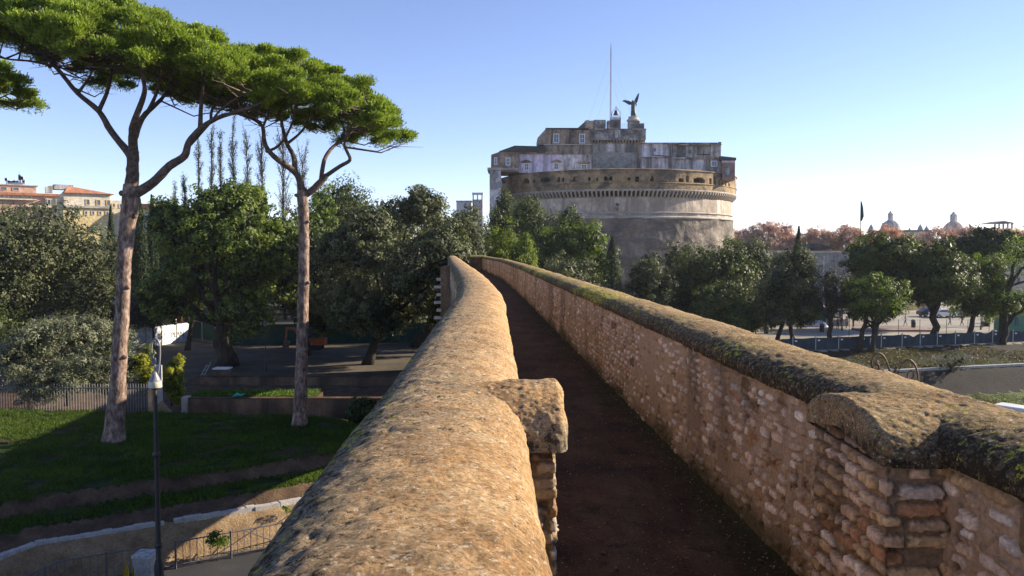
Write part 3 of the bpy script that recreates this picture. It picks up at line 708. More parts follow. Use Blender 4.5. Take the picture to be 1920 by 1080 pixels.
def rand_lobes(cx, cy, cz, rx, ry, rz, k, rng, lr=(.34, .52), up=.25):
    out = [(cx, cy, cz, rx*.66, ry*.66, rz*.66)]
    for i in range(k):
        th = rng.uniform(0, 2*math.pi); u = rng.uniform(-.85, .95); q = math.sqrt(max(0, 1-u*u))
        r = rng.uniform(*lr); rr = 1 - r*.92
        out.append((cx+rx*rr*q*math.cos(th), cy+ry*rr*q*math.sin(th), cz+rz*rr*u, rx*r, ry*r, rz*r*rng.uniform(.75, 1.05)))
    return out
def trunk_mesh(parent, base, top, r, mat, rng, limbs=6, crown=None, lean=0, name='trunk', k=10):
    mb = MB(); b, t = Vector(base), Vector(top); n = 7; pts = []
    for i in range(n):
        f = i/(n-1); pts.append(b.lerp(t, f) + Vector((rng.normal(0, r*.25), rng.normal(0, r*.25), 0))*(0 if i == 0 else 1) + Vector((lean*math.sin(f*math.pi), 0, 0)))
    mb.tube(pts, [r*(1.35 if i == 0 else 1.0-.45*i/(n-1)) for i in range(n)], k, noise=.07, seed=int(rng.randint(9999)))
    if crown:
        for i in range(limbs):
            f = rng.uniform(.5, 1); p0 = b.lerp(t, f); l = crown[rng.randint(len(crown))]
            e = Vector((l[0]+rng.normal(0, l[3]*.3), l[1]+rng.normal(0, l[4]*.3), l[2]+rng.normal(0, l[5]*.3)))
            q = [p0, p0.lerp(e, .35)+Vector((rng.normal(0, .2), rng.normal(0, .2), -.05*(e-p0).length)), p0.lerp(e, .7)+Vector((rng.normal(0, .2), 0, 0)), e]
            mb.tube(q, [r*.5, r*.36, r*.22, r*.06], 6, noise=.05)
    return mb.build(name, mat, parent, True)
seedc = [100]
def broadleaf(box, d, label, cat='tree', name='oak_tree', mat='f_oak', n=22000, size=.26, base=None, tr=.35, k=16, group=None, depth=1.0, clump=None, zbase=None, trunkpx=None, limbs=7, lr=(.34, .52), inner=.25, barkm='bark_dark', trunks=None, aspect=1.6, core=.80):
    seedc[0] += 1; rng = np.random.RandomState(seedc[0])
    a = P(box[0], box[1], d); b = P(box[2], box[3], d)
    cx, cz = (a.x+b.x)/2, (a.z+b.z)/2; gk = 1.13 if box[0] > 1160 and d < 130 else 1.07; rx, rz = abs(b.x-a.x)/2*gk, abs(a.z-b.z)/2*1.05; ry = rx*depth
    gz = groundz(cx, d) if zbase is None else zbase
    bx = P(trunkpx, 600, d).x if trunkpx is not None else cx
    root = empty(name, (bx, d, gz), label, cat, group)
    lobes = rand_lobes(cx, d, cz, rx, ry, rz, k, rng, lr)
    cl = clump or max(.3, min(.95, d*.0078))
    Pp, Nn, tt = crown_pts(lobes, n, rng, cl, 70, inner)
    ok = Pp[:, 2] > gz + .05; Pp, Nn, tt = Pp[ok], Nn[ok], tt[ok]
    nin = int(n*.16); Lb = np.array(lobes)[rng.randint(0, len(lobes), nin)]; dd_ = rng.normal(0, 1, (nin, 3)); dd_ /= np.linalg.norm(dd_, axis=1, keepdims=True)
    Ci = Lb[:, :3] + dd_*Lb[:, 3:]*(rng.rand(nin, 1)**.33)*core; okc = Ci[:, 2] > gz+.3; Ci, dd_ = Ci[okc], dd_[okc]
    leafmesh('crown', np.concatenate([Pp, Ci]), np.concatenate([Nn, dd_]), np.concatenate([np.full((len(Pp), 1), size), np.full((len(Ci), 1), size*2.3)]), aspect, M[mat], root, rng, np.concatenate([tt, np.full(len(Ci), .05)]))  # large inner leaves added to block light, tinted dark as painted shade
    for (bxp, byd, lean) in (trunks or [(bx, 0, 0)]):
        trunk_mesh(root, (bxp if trunks is None else P(bxp, 600, d+byd).x, d+byd, gz-.1), (cx + (lean if trunks else 0), d, cz-rz*.35), tr, M[barkm], rng, limbs, lobes)
    return root

# ------------------------------------------------------------------ umbrella pines
def pine(base, d, trunk, limbs, crown, label, seed, n, size):
    rng = np.random.RandomState(seed); root = empty('umbrella_pine', base, label, 'pine tree', 'tall umbrella pines')
    mb = MB()
    pts = [P(x, y, d) for x, y, r in trunk]; pts[0] = Vector(base) - Vector((0, 0, .15))
    fine, rr = [], []
    for i in range(len(pts)-1):
        m_ = max(2, int((pts[i+1]-pts[i]).length/.25))
        for j in range(m_):
            t = j/m_; fine.append(pts[i].lerp(pts[i+1], t)); rr.append(trunk[i][2]*(1-t)+trunk[i+1][2]*t)
    fine.append(pts[-1]); rr.append(trunk[-1][2])
    k = 22; V = []
    for i, (p, r) in enumerate(zip(fine, rr)):
        for j in range(k):
            th = 2*math.pi*j/k; V.append((p.x+r*math.cos(th), p.y+r*math.sin(th), p.z))
    V = np.array(V); c = np.repeat(np.array([f[:] for f in fine]), k, 0); R_ = np.repeat(rr, k)
    q = 1 + .16*fbm(V[:, 0], V[:, 1], V[:, 2], 2.2, 3, seed) + .12*np.abs(vn(V[:, 0]*7, V[:, 1]*7, V[:, 2]*3.2, seed+1))
    V[:, :2] = c[:, :2] + (V[:, :2]-c[:, :2])*q[:, None]
    ix = np.arange(len(V)).reshape(-1, k)
    A = ix[:-1]; B = ix[1:]
    Fq = np.stack([A, np.roll(A, -1, 1), np.roll(B, -1, 1), B], -1).reshape(-1, 4)
    mb.add(V, Fq.tolist())
    for (t_, ang) in ((.35, .3), (.55, 2.6), (.62, -.4), (.78, 2.9), (.88, .1), (.97, 3.0)):     # knots
        i = int(t_*(len(fine)-1)); p = fine[i]; r = rr[i]; dv = Vector((math.cos(ang), -.45, .15)).normalized()
        mb.tube([p+dv*r*.6, p+dv*(r+.09), p+dv*(r+.16)], [r*.42, r*.33, r*.12], 8)
    mb.build('trunk', M['bark'], root, True)
    lb = MB(); tips = []
    for li, (pl_, r0, r1, dy) in enumerate(limbs):
        n_ = len(pl_); pp = []
        for i, (x, y) in enumerate(pl_):
            f = i/(n_-1); pp.append(P(x, y, d + dy*f**1.1))
        q = []
        for i in range(len(pp)-1):
            a0 = pp[max(0, i-1)]; a1 = pp[i]; a2 = pp[i+1]; a3 = pp[min(len(pp)-1, i+2)]
            for j in range(4):
                t = j/4; q.append(.5*((2*a1)+(a2-a0)*t+(2*a0-5*a1+4*a2-a3)*t*t+(3*a1-a0-3*a2+a3)*t**3))
        q.append(pp[-1]); m_ = len(q)
        lb.tube(q, [r0+(r1-r0)*(i/(m_-1))**.8 for i in range(m_)], 12, noise=.07, seed=li+seed)
        tips.append(q)
    # crown surface
    cx, cy, rx, ry, ztop, tilt, thick = crown
    puffs = []; npuff = int(3.2*rx*ry*2.2)
    tries = 0
    while len(puffs) < npuff and tries < 20000:
        tries += 1
        u, v = rng.uniform(-1, 1), rng.uniform(-1, 1); r2 = u*u+v*v
        edge = 1 + .10*vn(np.array([math.atan2(v, u)*2.2]), np.array([seed*1.0]))[0]
        if r2 > edge: continue
        x = cx+rx*u; y = cy+ry*v
        zt = ztop + tilt*rx*u + .0 - thick*.95*r2**1.3 + .25*vn(np.array([x*.5]), np.array([y*.5]), 0, seed)[0]
        lay = rng.rand()**1.3*thick*.95*(1-r2*.6)
        puffs.append((x, y, zt - lay, rng.uniform(.34, .72), r2))
    puffs = np.array(puffs)
    # twigs fanning from limbs up to the puffs
    allp = [p for q in tips for p in q[len(q)//2:]]
    for i in range(0, len(puffs), 2):
        c = Vector(puffs[i, :3]); c.z -= .3
        cand = sorted(allp, key=lambda p: (p-c).length + (3 if p.z > c.z else 0))[:6]; s_ = cand[rng.randint(3)]
        if (s_-c).length > 6.5: continue
        mid = s_.lerp(c, .55) + Vector((0, 0, -.12*(s_-c).length)); 
        lb.tube([s_, mid, c, c+Vector((rng.normal(0, .3), rng.normal(0, .3), .3))], [.055, .035, .018, .008], 4)
        for kk in range(2):
            e = c + Vector(rng.normal(0, .55, 3)); e.z = c.z - abs(rng.normal(0, .25)); lb.tube([mid.lerp(c, .3+.2*kk), e], [.02, .006], 4, cap=False)
    lb.build('limbs', M['bark_dark' if False else 'bark_limb'], root, True)
    kx = rng.randint(0, len(puffs), n); pf = puffs[kx]
    # needle tufts: positions on puffs, favour tops
    o = rng.normal(0, 1, (n, 3)); o /= np.linalg.norm(o, axis=1, keepdims=True)
    flip = (o[:, 2] < -.15) & (rng.rand(n) < .72); o[flip, 2] *= -1
    # sub tufts
    tuft = np.round(o*3.2)/3.2; o2 = tuft + (o-tuft)*.55
    C = pf[:, :3] + o2*pf[:, [3]]*np.array([1, 1, .62])*np.where(rng.rand(n, 1) < .14, rng.uniform(1.0, 1.42, (n, 1)), rng.uniform(.5, 1.08, (n, 1)))
    tint = np.clip(.45 + .35*vn(C[:, 0]*2.3, C[:, 1]*2.3, C[:, 2]*2.3, seed) + rng.normal(0, .16, n), 0, 1)
    # needles: thin quads pointing outward/up
    ax = o*.8 + np.array([0, 0, .55]) + rng.normal(0, .45, (n, 3)); ax /= np.linalg.norm(ax, axis=1, keepdims=True)
    sidev = np.cross(ax, rng.normal(0, 1, (n, 3))); sidev /= np.linalg.norm(sidev, axis=1, keepdims=True)
    s = size*rng.uniform(.6, 1.3, (n, 1)); w_ = s*.15
    V = np.stack([C - ax*s*.5 - sidev*w_*.35, C - ax*s*.5 + sidev*w_*.35, C + ax*s*.5 + sidev*w_, C + ax*s*.5 - sidev*w_], 1).reshape(-1, 3)
    rawmesh('crown', V, np.arange(4*n).reshape(n, 4), M['f_pine'], root, attr={'tint': ('FLOAT', 'FACE', tint)})
    return root
M['bark_limb'] = surf('pine_limb_bark', [(.05,.035,.03), (.12,.085,.07), (.20,.15,.125)], 5, fine=14, bmp=1, bd=.04)
b1 = onz(213, 826, LZ); 
pine(b1, b1.y, [(213,826,.62),(215,800,.47),(220,740,.41),(224,660,.36),(229,580,.34),(232,500,.345),(238,430,.38),(243,395,.42),(246,365,.42),(246,345,.36)],
  [([(246,362),(248,333),(249,305),(250,283)], .36, .27, 0),
   ([(249,300),(238,283),(208,246),(185,208),(146,175),(104,125),(71,96),(25,62)], .23, .06, 2.5),
   ([(185,208),(200,175),(208,142),(212,110)], .13, .05, 2.5),
   ([(146,175),(170,140),(180,100)], .09, .03, -2.5),
   ([(104,125),(60,115),(10,110),(-35,95)], .07, .03, -2),
   ([(250,285),(249,255),(250,233),(267,187),(271,162),(262,120)], .26, .07, -3.2),
   ([(251,262),(267,221),(292,196),(308,179),(330,140)], .18, .06, 3.5),
   ([(280,205),(296,167),(300,130)], .11, .04, -3.5),
   ([(308,180),(336,178),(360,165)], .06, .03, 3),
   ([(250,366),(287,342),(317,312),(346,292),(354,267),(375,242),(408,221),(450,208),(492,192)], .28, .07, -1.5),
   ([(375,242),(377,200),(380,165),(385,130)], .13, .05, -1.0),
   ([(396,226),(398,205),(420,170),(440,140)], .09, .04, 3),
   ([(354,275),(390,235),(420,200),(470,170)], .08, .03, -3.5),
   ([(240,372),(237,360),(238,352)], .25, .17, 0)],
  (P(232, 80, 41.5).x, b1.y+.3, 7.9, 6.6, CZ+12.35, -.17, 2.9), 'tallest umbrella pine with the broadest flat crown, rising from the left of the lawn', 5, 470000, .15)
b2 = onz(562, 798, LZ)
pine(b2, b2.y, [(562,798,.46),(563,770,.36),(565,700,.32),(567,620,.31),(569,540,.30),(570,460,.27),(569,400,.265),(567,368,.29),(566,352,.26)],
  [([(566,360),(560,333),(546,317),(512,292),(496,267),(492,237),(471,221),(450,208)], .22, .06, -2.5),
   ([(554,325),(550,292),(537,267),(529,233),(523,196),(520,165)], .17, .05, 3),
   ([(538,270),(562,250),(583,225),(612,208)], .09, .04, 3.5),
   ([(500,284),(520,275),(537,254),(550,225),(560,190)], .09, .04, -3.5),
   ([(568,368),(585,357),(600,342),(612,329)], .21, .17, 0),
   ([(602,340),(608,300),(625,275),(650,258),(667,237),(690,215)], .14, .05, 2.5),
   ([(612,329),(637,312),(656,300),(650,283),(646,267),(660,235),(690,205)], .13, .05, -2.5),
   ([(492,240),(505,205),(500,170)], .08, .03, -3), ([(650,260),(640,225),(630,190)], .07, .03, 4),
   ([(583,225),(640,215),(700,200)], .06, .03, -2)],
  (P(578, 160, 47).x, b2.y+.2, 6.1, 5.4, CZ+10.5, -.23, 2.6), 'second umbrella pine, smaller, its crown sloping down to the right, trunk beside the lawn edge', 9, 300000, .145)
b3 = onz(-190, 800, LZ)
pine(b3, b3.y, [(-190,800,.5),(-185,600,.4),(-180,420,.36),(-176,330,.32)],
  [([(-176,340),(-150,280),(-100,220),(-60,190),(-10,170)], .2, .05, -1), ([(-176,340),(-220,260),(-280,200)], .2, .05, 1), ([(-90,212),(-40,200),(20,175)], .09, .03, 1)],
  (P(-130, 160, b3.y).x, b3.y, 4.9, 5.0, CZ+10.9, 0.0, 2.2), 'umbrella pine mostly outside the left edge, only its dark crown tip in view', 15, 110000, .18)

# ------------------------------------------------------------------ castle
CD = 220.0; CX = (1153.5-960)/F*CD; CC = (CX, CD)
M['drum'] = surf('drum_masonry', [(0.233, 0.179, 0.137), (0.493, 0.407, 0.326), (0.63, 0.535, 0.433)], .13, fine=1.1, bmp=1, bd=.12, stretch=(1, 1, .75), stain=((.24,.205,.175), (.30,.30,.07), .45))
M['drum_low'] = surf('drum_rubble', [(0.116, 0.1, 0.083), (0.201, 0.171, 0.143), (0.295, 0.251, 0.204)], .16, fine=1.1, bmp=1, bd=.35, stain=((.09,.08,.075), (.12,.12,.4), .4))
M['ringbrick'] = surf('parapet_brickwork', [(0.15, 0.108, 0.063), (0.298, 0.21, 0.122), (0.424, 0.308, 0.175)], .22, fine=1.6, bmp=1, bd=.12, stain=((.09,.075,.06), (.25,.25,.35), .35))
M['ledge'] = surf('ledge_stone', [(0.266, 0.238, 0.209), (0.398, 0.37, 0.331), (0.493, 0.464, 0.427)], .3, fine=2.5, bmp=.6, bd=.06)
M['cor'] = surf('corbel_stone', [(0.219, 0.189, 0.159), (0.358, 0.318, 0.274), (0.457, 0.417, 0.368)], .5, fine=3, bmp=.4, bd=.04)
M['lilac'] = surf('lilac_plaster', [(0.569, 0.494, 0.636), (0.719, 0.627, 0.786), (0.82, 0.728, 0.85)], .12, fine=1.2, bmp=.2, stain=((.27,.24,.27), (.4,.4,.06), .35))
M['pale'] = surf('weathered_plaster', [(0.446, 0.413, 0.429), (0.66, 0.618, 0.636), (0.825, 0.775, 0.775)], .18, fine=1.3, bmp=.3, stain=((.12,.11,.105), (.5,.5,.07), .55))
M['brown'] = surf('brown_brick', [(0.204, 0.16, 0.122), (0.356, 0.276, 0.214), (0.51, 0.398, 0.306)], .25, fine=2, bmp=.5, bd=.05, stain=((.06,.05,.045), (.5,.5,.08), .3))
M['redbrown'] = surf('reddish_plaster', [(0.165, 0.105, 0.09), (0.255, 0.173, 0.15), (0.33, 0.225, 0.195)], .3, fine=2, bmp=.3)
M['keep'] = surf('keep_stone', [(0.17, 0.17, 0.162), (0.297, 0.297, 0.281), (0.425, 0.416, 0.399)], .5, fine=2.2, bmp=.8, bd=.05)
M['keep_top'] = surf('keep_blackened_stone', [(0.053, 0.05, 0.053), (0.18, 0.173, 0.173), (0.51, 0.488, 0.48)], .45, fine=2.5, bmp=.6, bd=.05)
M['keep_up'] = surf('keep_grey_plaster', [(0.32, 0.304, 0.288), (0.448, 0.424, 0.408), (0.576, 0.552, 0.528)], .3, fine=2, bmp=.4, stain=((.12,.11,.10), (.5,.5,.06), .4))
M['roofdark'] = surf('dark_roof', [(.035,.04,.038), (.055,.06,.056), (.08,.085,.08)], .6, fine=5, bmp=.5)
M['bronze'] = surf('bronze_patina', [(.02,.03,.028), (.05,.07,.06), (.11,.15,.13)], 1.2, rough=.5, bmp=.3, metallic=.4)
castle = empty('castle', (CX, CD, 0), 'huge round stone castle drum with corbelled parapet, plastered palace blocks and square keep', 'castle')
def zc(py, d=188.0): return CZ + (HZ - py)/F*d
def drumring(prof, name, mat, k=240, smooth=True):
    mb = MB().lathe((CX, CD, 0), prof, k); return mb.build(name, mat, castle, smooth)
R0 = 30.7
zt, zw = zc(368), zc(407)
# displaced drum wall
def dispdrum(name, r, z0, z1, mat, amp, sc, k=420, nz=60):
    th = np.linspace(0, 2*math.pi, k, endpoint=False); zs = np.linspace(z0, z1, nz); T, Zz = np.meshgrid(th, zs)
    rr = r(Zz) if callable(r) else r
    q = fbm(np.cos(T)*32*sc, np.sin(T)*32*sc, Zz*sc, 1, 4, 77)
    rr = rr + amp*q
    V = np.stack([CX+rr*np.cos(T), CD+rr*np.sin(T), Zz], -1).reshape(-1, 3); ix = np.arange(len(V)).reshape(nz, k)
    Fq = np.stack([ix[:-1], np.roll(ix[:-1], -1, 1), np.roll(ix[1:], -1, 1), ix[1:]], -1).reshape(-1, 4)
    return rawmesh(name, V, Fq, mat, castle, False)
dispdrum('drum_wall', R0, zw-.2, zt, M['drum'], .12, .5)
dispdrum('drum_base', lambda z: R0 + .25 + .0*z, 0, zw-.1, M['drum_low'], 1.0, .22, nz=80)
drumring([(R0, zw-.3), (R0+.55, zw-.2), (R0+.6, zw+.15), (R0+.25, zw+.35), (R0, zw+.4)], 'string_course', M['ledge'])
zs_ = zc(398); drumring([(R0, zs_-.15), (R0+.32, zs_-.1), (R0+.32, zs_+.12), (R0, zs_+.2)], 'string_course', M['ledge'])
# corbels
RO = 31.8; zc0, zc1 = zc(370), zc(358)
cm = MB(); w2 = .20
cm.prism([(0, zc0), (.25, zc0+.1), (.6, zc0+.45), (1.15, zc0+1.0), (1.25, zc1+.05), (0, zc1+.05)], -w2, w2)
cv = np.vstack(cm.v)
corb0 = None
for k in range(100):
    th = -math.pi/2 + (k-49.5)*math.pi*1.04/100 - .06
    if corb0 is None:
        corb0 = rawmesh('corbel', cv, cm.f, M['cor'], None)
        me = corb0.data; me.transform(Matrix.Translation((R0-.05, 0, 0))); o = corb0
    else:
        o = corb0.copy(); COL.objects.link(o)
    o.parent = castle; o.location = (0, 0, 0); o.rotation_euler = (0, 0, th)
drumring([(R0, zc1), (RO+.05, zc1), (RO+.12, zc1+.4), (RO+.02, zc1+.45)], 'corbel_ledge', M['cor'])
# parapet ring with real openings
zp0, zp1 = zc1+.44, zc(318)
k = 900; nz = 22; th = np.linspace(0, 2*math.pi, k+1)[:-1]
def px_to_th(px):
    # solve front surface angle for pixel column
    a = math.atan2(px-960, F*CP)
    best = None
    for t in np.linspace(-math.pi, 0, 4000):
        x, y = CX+RO*math.cos(t), CD+RO*math.sin(t)
        e = abs(math.atan2(x, y)-a)
        if best is None or e < best[0]:
            best = (e, t)
    return best[1]
opens = [(942,5.5,346,338,1),(986,6,345,335,1),(1001,2.6,343,336,1),(1022,9,342,333,1),(1047,3,342,333,1),(1055,2.5,342,333,1),(1076,2.6,341,333,1),(1104,3,341,332,1),(1118,1.6,341,335,0),(1134,3.5,340,331,1),(1144,3.5,340,332,1),(1178,2,341,335,0),(1193,3,346,333,0),(1221,3,342,333,1),(1275,4.5,345,338,0),(1287,2.2,346,333,0),(1309,11,347,337,1),(1330,2,351,339,0),(1338,1.8,351,342,1),(1346,1.5,353,342,0),(1352,1.6,354,344,1),(1358,1.4,355,345,0),(1364,1.4,357,347,1),(1370,1.8,358,349,1)]
zlev = np.linspace(zp0, zp1, nz); mask = np.zeros((nz-1, k), bool)
for (px, hw, y1, y0, arch) in opens:
    t = px_to_th(px); t2 = px_to_th(px+hw); t1 = px_to_th(px-hw)
    dist = math.hypot(CX+RO*math.cos(t), CD+RO*math.sin(t)); z0_, z1_ = zc(y1, dist), zc(y0, dist)
    for j in range(k):
        tm = th[j] + math.pi/k; tm = tm-2*math.pi if tm > math.pi else tm
        if t1 <= tm <= t2:
            u = (tm-t)/(max(t2-t, 1e-6)); top = z1_ - (abs(u)**2.2*(z1_-z0_)*.45 if arch else 0)
            for i in range(nz-1):
                zm_ = (zlev[i]+zlev[i+1])/2
                if z0_ <= zm_ <= top: mask[i, j] = True
out = MB()
def rp(r, i, j): return (CX+r*math.cos(th[j % k]), CD+r*math.sin(th[j % k]), zlev[i])
Vr = []; idm = {}
def vid(r, i, j):
    key = (r, i, j % k)
    if key not in idm: idm[key] = len(Vr); Vr.append(rp(r, i, j))
    return idm[key]
Fr, Mr = [], []; RI = RO-1.5
for i in range(nz-1):
    for j in range(k):
        if not mask[i, j]:
            Fr.append((vid(RO,i,j), vid(RO,i,j+1), vid(RO,i+1,j+1), vid(RO,i+1,j))); Mr.append(0)
        else:
            Fr.append((vid(RI,i,j), vid(RI,i,j+1), vid(RI,i+1,j+1), vid(RI,i+1,j))); Mr.append(1)
            if not mask[i, (j-1) % k]: Fr.append((vid(RO,i,j), vid(RI,i,j), vid(RI,i+1,j), vid(RO,i+1,j))); Mr.append(0)
            if not mask[i, (j+1) % k]: Fr.append((vid(RI,i,j+1), vid(RO,i,j+1), vid(RO,i+1,j+1), vid(RI,i+1,j+1))); Mr.append(0)
            if i == 0 or not mask[i-1, j]: Fr.append((vid(RO,i,j), vid(RO,i,j+1), vid(RI,i,j+1), vid(RI,i,j))); Mr.append(0)
            if i == nz-2 or not mask[i+1, j]: Fr.append((vid(RI,i+1,j), vid(RI,i+1,j+1), vid(RO,i+1,j+1), vid(RO,i+1,j))); Mr.append(0)
Vr = np.array(Vr); dr = .10*fbm(Vr[:, 0], Vr[:, 1], Vr[:, 2], .7, 3, 5); rr = np.hypot(Vr[:, 0]-CX, Vr[:, 1]-CD)
Vr[:, 0] = CX+(Vr[:, 0]-CX)*(1+dr/rr); Vr[:, 1] = CD+(Vr[:, 1]-CD)*(1+dr/rr)
rawmesh('parapet_ring', Vr, Fr, [M['ringbrick'], M['void']], castle, mi=Mr)
tp = zc(343); drumring([(RO-.02, tp-.1), (RO+.16, tp-.08), (RO+.16, tp+.12), (RO-.02, tp+.16)], 'parapet_band', M['ringbrick'], 240)
drumring([(RO+.02, zp1-.25), (RO+.22, zp1-.2), (RO+.25, zp1+.05), (RO-1, zp1+.3), (RO-1.4, zp1+.1), (24, zp1-.4), (0, zp1-.4)], 'parapet_cap', M['ringbrick'], 240)
# terracotta roundel on the wall
p = P(1157, 384, 188); m = MB(); 
def disc(mb, c, r, y0, y1, mi=0, k=20): mb.prism([(c[0]+r*math.cos(-2*math.pi*i/k), c[2]+r*math.sin(-2*math.pi*i/k)) for i in range(k)][::-1], c[1]+y0, c[1]+y1, mi)
disc(m, p, .62, -.45, .6, 0); disc(m, p, .42, -.52, -.4, 1); m.prism([(p.x-.28, p.z-1.35), (p.x+.28, p.z-1.35), (p.x+.35, p.z-.5), (p.x-.35, p.z-.5)], p.y-.35, p.y+.5, 1)
m.build('carved_roundel', [M['ledge'], M['drum_low']], castle)

def blockpx(name, x0, y0, x1, y1, d, depth, mat, top=None, par=None, bottomz=None):
    a = P(x0, y1, d); b = P(x1, y0, d); zb = a.z if bottomz is None else bottomz
    poly = [(a.x, zb), (b.x, zb)] + ([(P(px, py, d).x, P(px, py, d).z) for px, py in top] if top else [(b.x, b.z), (a.x, b.z)])
    return MB().prism(poly, d, d+depth).build(name, mat, par or castle)
def cwin(px, py, w, h, d, frame='white', hood=False, par=None, cross=True):
    s = d/F; c = P(px, py, d); W2, H2 = w*s/2, h*s/2; fm = MB(); t = max(.16, w*s*.16)
    y0, y1 = d-.14, d+.05
    fm.box((c.x-W2-t, y0, c.z-H2-t), (c.x-W2, y1, c.z+H2+t)); fm.box((c.x+W2, y0, c.z-H2-t), (c.x+W2+t, y1, c.z+H2+t))
    fm.box((c.x-W2+.001, y0, c.z+H2), (c.x+W2-.001, y1, c.z+H2+t)); fm.box((c.x-W2+.001, y0, c.z-H2-t), (c.x+W2-.001, y1, c.z-H2))
    fo = fm.build('window', M[frame], par or castle)
    MB().box((c.x-W2, d-.05, c.z-H2), (c.x+W2, d+.03, c.z+H2)).build('pane', M['glass'], fo)
    if cross:
        bb = MB().box((c.x-.05, d-.09, c.z-H2), (c.x+.05, d-.055, c.z+H2)).box((c.x-W2, d-.092, c.z-.04), (c.x-.05, d-.057, c.z+.04)).box((c.x+.05, d-.092, c.z-.04), (c.x+W2, d-.057, c.z+.04))
        bb.build('glazing_bar', M['offwhite'], fo)
    if hood:
        MB().prism([(c.x-W2-.8, c.z+H2+.35), (c.x+W2+.8, c.z+H2+.35), (c.x+W2+.8, c.z+H2+.6), (c.x, c.z+H2+1.0), (c.x-W2-.8, c.z+H2+.6)], d-.75, d+.1).build('hood', M['brown'], fo)
    return fo
zr = zp1 - .5
# left: white building on the flank and brick house above it
blockpx('white_house', 918, 316, 939, 400, 197.5, 9, M['offw'] if 'offw' in M else M['pale'], bottomz=2)
m = MB(); a, b = P(917, 317, 197.3), P(940, 314, 197.3); m.box((a.x-.4, 197.0, a.z-.3), (b.x+.2, 207, a.z+.35)); m.build('cornice', M['ledge'], castle)
for x_, y_ in ((922,329),(930,328),(922,349),(931,348),(938,346)): cwin(x_, y_, 4.4, 11, 197.5, 'ledge', cross=False)
a, b = P(921, 318, 200), P(972, 318, 200)
MB().prism([(P(920, 290, 200).x, a.z-1.2), (P(938, 290, 200).x, a.z-1.2), (P(938, 282, 200).x, P(938, 284, 200).z), (P(921, 290, 200).x, P(921, 290, 200).z)], 200, 212).build('brick_house_side', M['redbrown'], castle)
blockpx('brick_house', 938, 284, 972.3, 322, 199.8, 12, M['brown'])
blockpx('white_band', 924, 315, 972, 319, 199.5, .4, M['ledge'])
cwin(952.5, 303, 6, 12, 199.8); cwin(929.5, 302, 3.2, 11, 200)
p = [(936, 285), (1022, 288), (1022, 276), (965, 274.5)]
MB().prism([(P(x, y, 201).x, P(x, y, 201).z) for x, y in p], 199.3, 214).build('dark_roof', M['roofdark'], castle)
blockpx('lilac_wall', 972.4, 288, 1048, 324, 200.2, 10, M['lilac'])
blockpx('plaster_wall', 1048.1, 290, 1109.5, 324, 200.3, 10, M['pale'])
blockpx('roof_edge', 938, 285.5, 1050, 288, 199.4, 11, M['brown'])
cwin(987, 313, 7, 11, 200.2, hood=True); cwin(1043, 312, 7, 10, 200.2, hood=True); cwin(1095, 313, 9, 8, 200.2, hood=True)
blockpx('brown_house', 1021.6, 271, 1109.6, 290.5, 203, 10, M['brown'])
blockpx('upper_brown_house', 1008, 241, 1109, 272, 204, 10, M['brown'], top=[(1109, 244.5), (1024.5, 240.5), (1008, 258)])
blockpx('roof_edge', 1023, 239.6, 1104, 241.8, 203.5, 11, M['roofdark'])
m = MB(); a, b = P(1020, 272, 202.5), P(1110, 270, 202.5); m.box((a.x, 202.5, a.z), (b.x, 206, a.z+.25)); m.build('ledge', M['ledge'], castle)
cwin(1043, 259.5, 8, 15, 204); cwin(1091.5, 260, 8, 15, 204)
# keep
kd = 206
blockpx('keep_body', 1110, 286, 1201.5, 324, kd, 15, M['keep'])
blockpx('keep_upper_body', 1110.5, 266, 1201, 286.2, kd+.05, 15, M['keep_up'])
blockpx('keep_corner_pilaster', 1195, 262, 1204, 324, kd-.25, 6, M['brown'])
blockpx('keep_parapet', 1102, 242, 1211, 262, kd-1.2, 17, M['keep_top'])
blockpx('keep_cornice', 1101, 241, 1212, 243, kd-1.5, 17.6, M['brown'])
blockpx('keep_left_shoulder', 1082, 241, 1104, 262, kd-.4, 12, M['keep_top'], top=[(1104, 225), (1100, 225), (1082, 241)])
blockpx('pale_patch', 1153, 242.5, 1163, 258, kd-1.26, .2, M['pale'])
s = kd/F; cmk = MB(); zt_ = P(0, 261.8, kd).z; zb_ = P(0, 270, kd).z; h_ = zt_-zb_
for k_ in range(19):
    x_ = P(1104.5+k_*5.75, 262, kd-.6).x
    cb = MB(); cb.add([(x_-.2, kd-1.15, zt_-.05), (x_+.2, kd-1.15, zt_-.05), (x_+.2, kd+.02, zt_-.05), (x_-.2, kd+.02, zt_-.05), (x_-.2, kd-1.1, zt_-.35), (x_+.2, kd-1.1, zt_-.35), (x_+.2, kd+.02, zb_), (x_-.2, kd+.02, zb_)], [(0,1,2,3),(4,7,6,5),(0,4,5,1),(1,5,6,2),(2,6,7,3),(3,7,4,0)])
    cb.build('keep_corbel', M['cor'], castle)
for (x0, x1, y0, mt) in ((1097,1113,226,'brown'),(1114,1136,224.5,'keep_top'),(1139,1145,226,'keep_top'),(1145.3,1164,224,'keep_top'),(1179,1199.5,227,'keep_top'),(1200.5,1208,231,'keep_top')):
    blockpx('merlon', x0, y0, x1, 241.2, kd-1, 2.2, M[mt])
blockpx('merlon_cap', 1146, 219.5, 1164.5, 224.2, kd-1.2, 2.6, M['pale'])
for x0, x1, yb in ((1115,1135,226),(1180,1199,228)): blockpx('merlon', x0, yb, x1, 241, kd+12, 2, M['keep_top'])
cwin(1156.5, 304, 2.6, 5, kd, 'keep', cross=False)
blockpx('pale_patch', 1140, 268, 1152, 283, kd-.06, .2, M['pale'])
m = MB()
for i in range(7):      # thin roof rail
    x_ = P(1165+i*2.2, 236, kd).x; m.tube([(x_, kd-.6, P(0, 241, kd).z), (x_, kd-.6, P(0, 233, kd).z)], .03, 5)
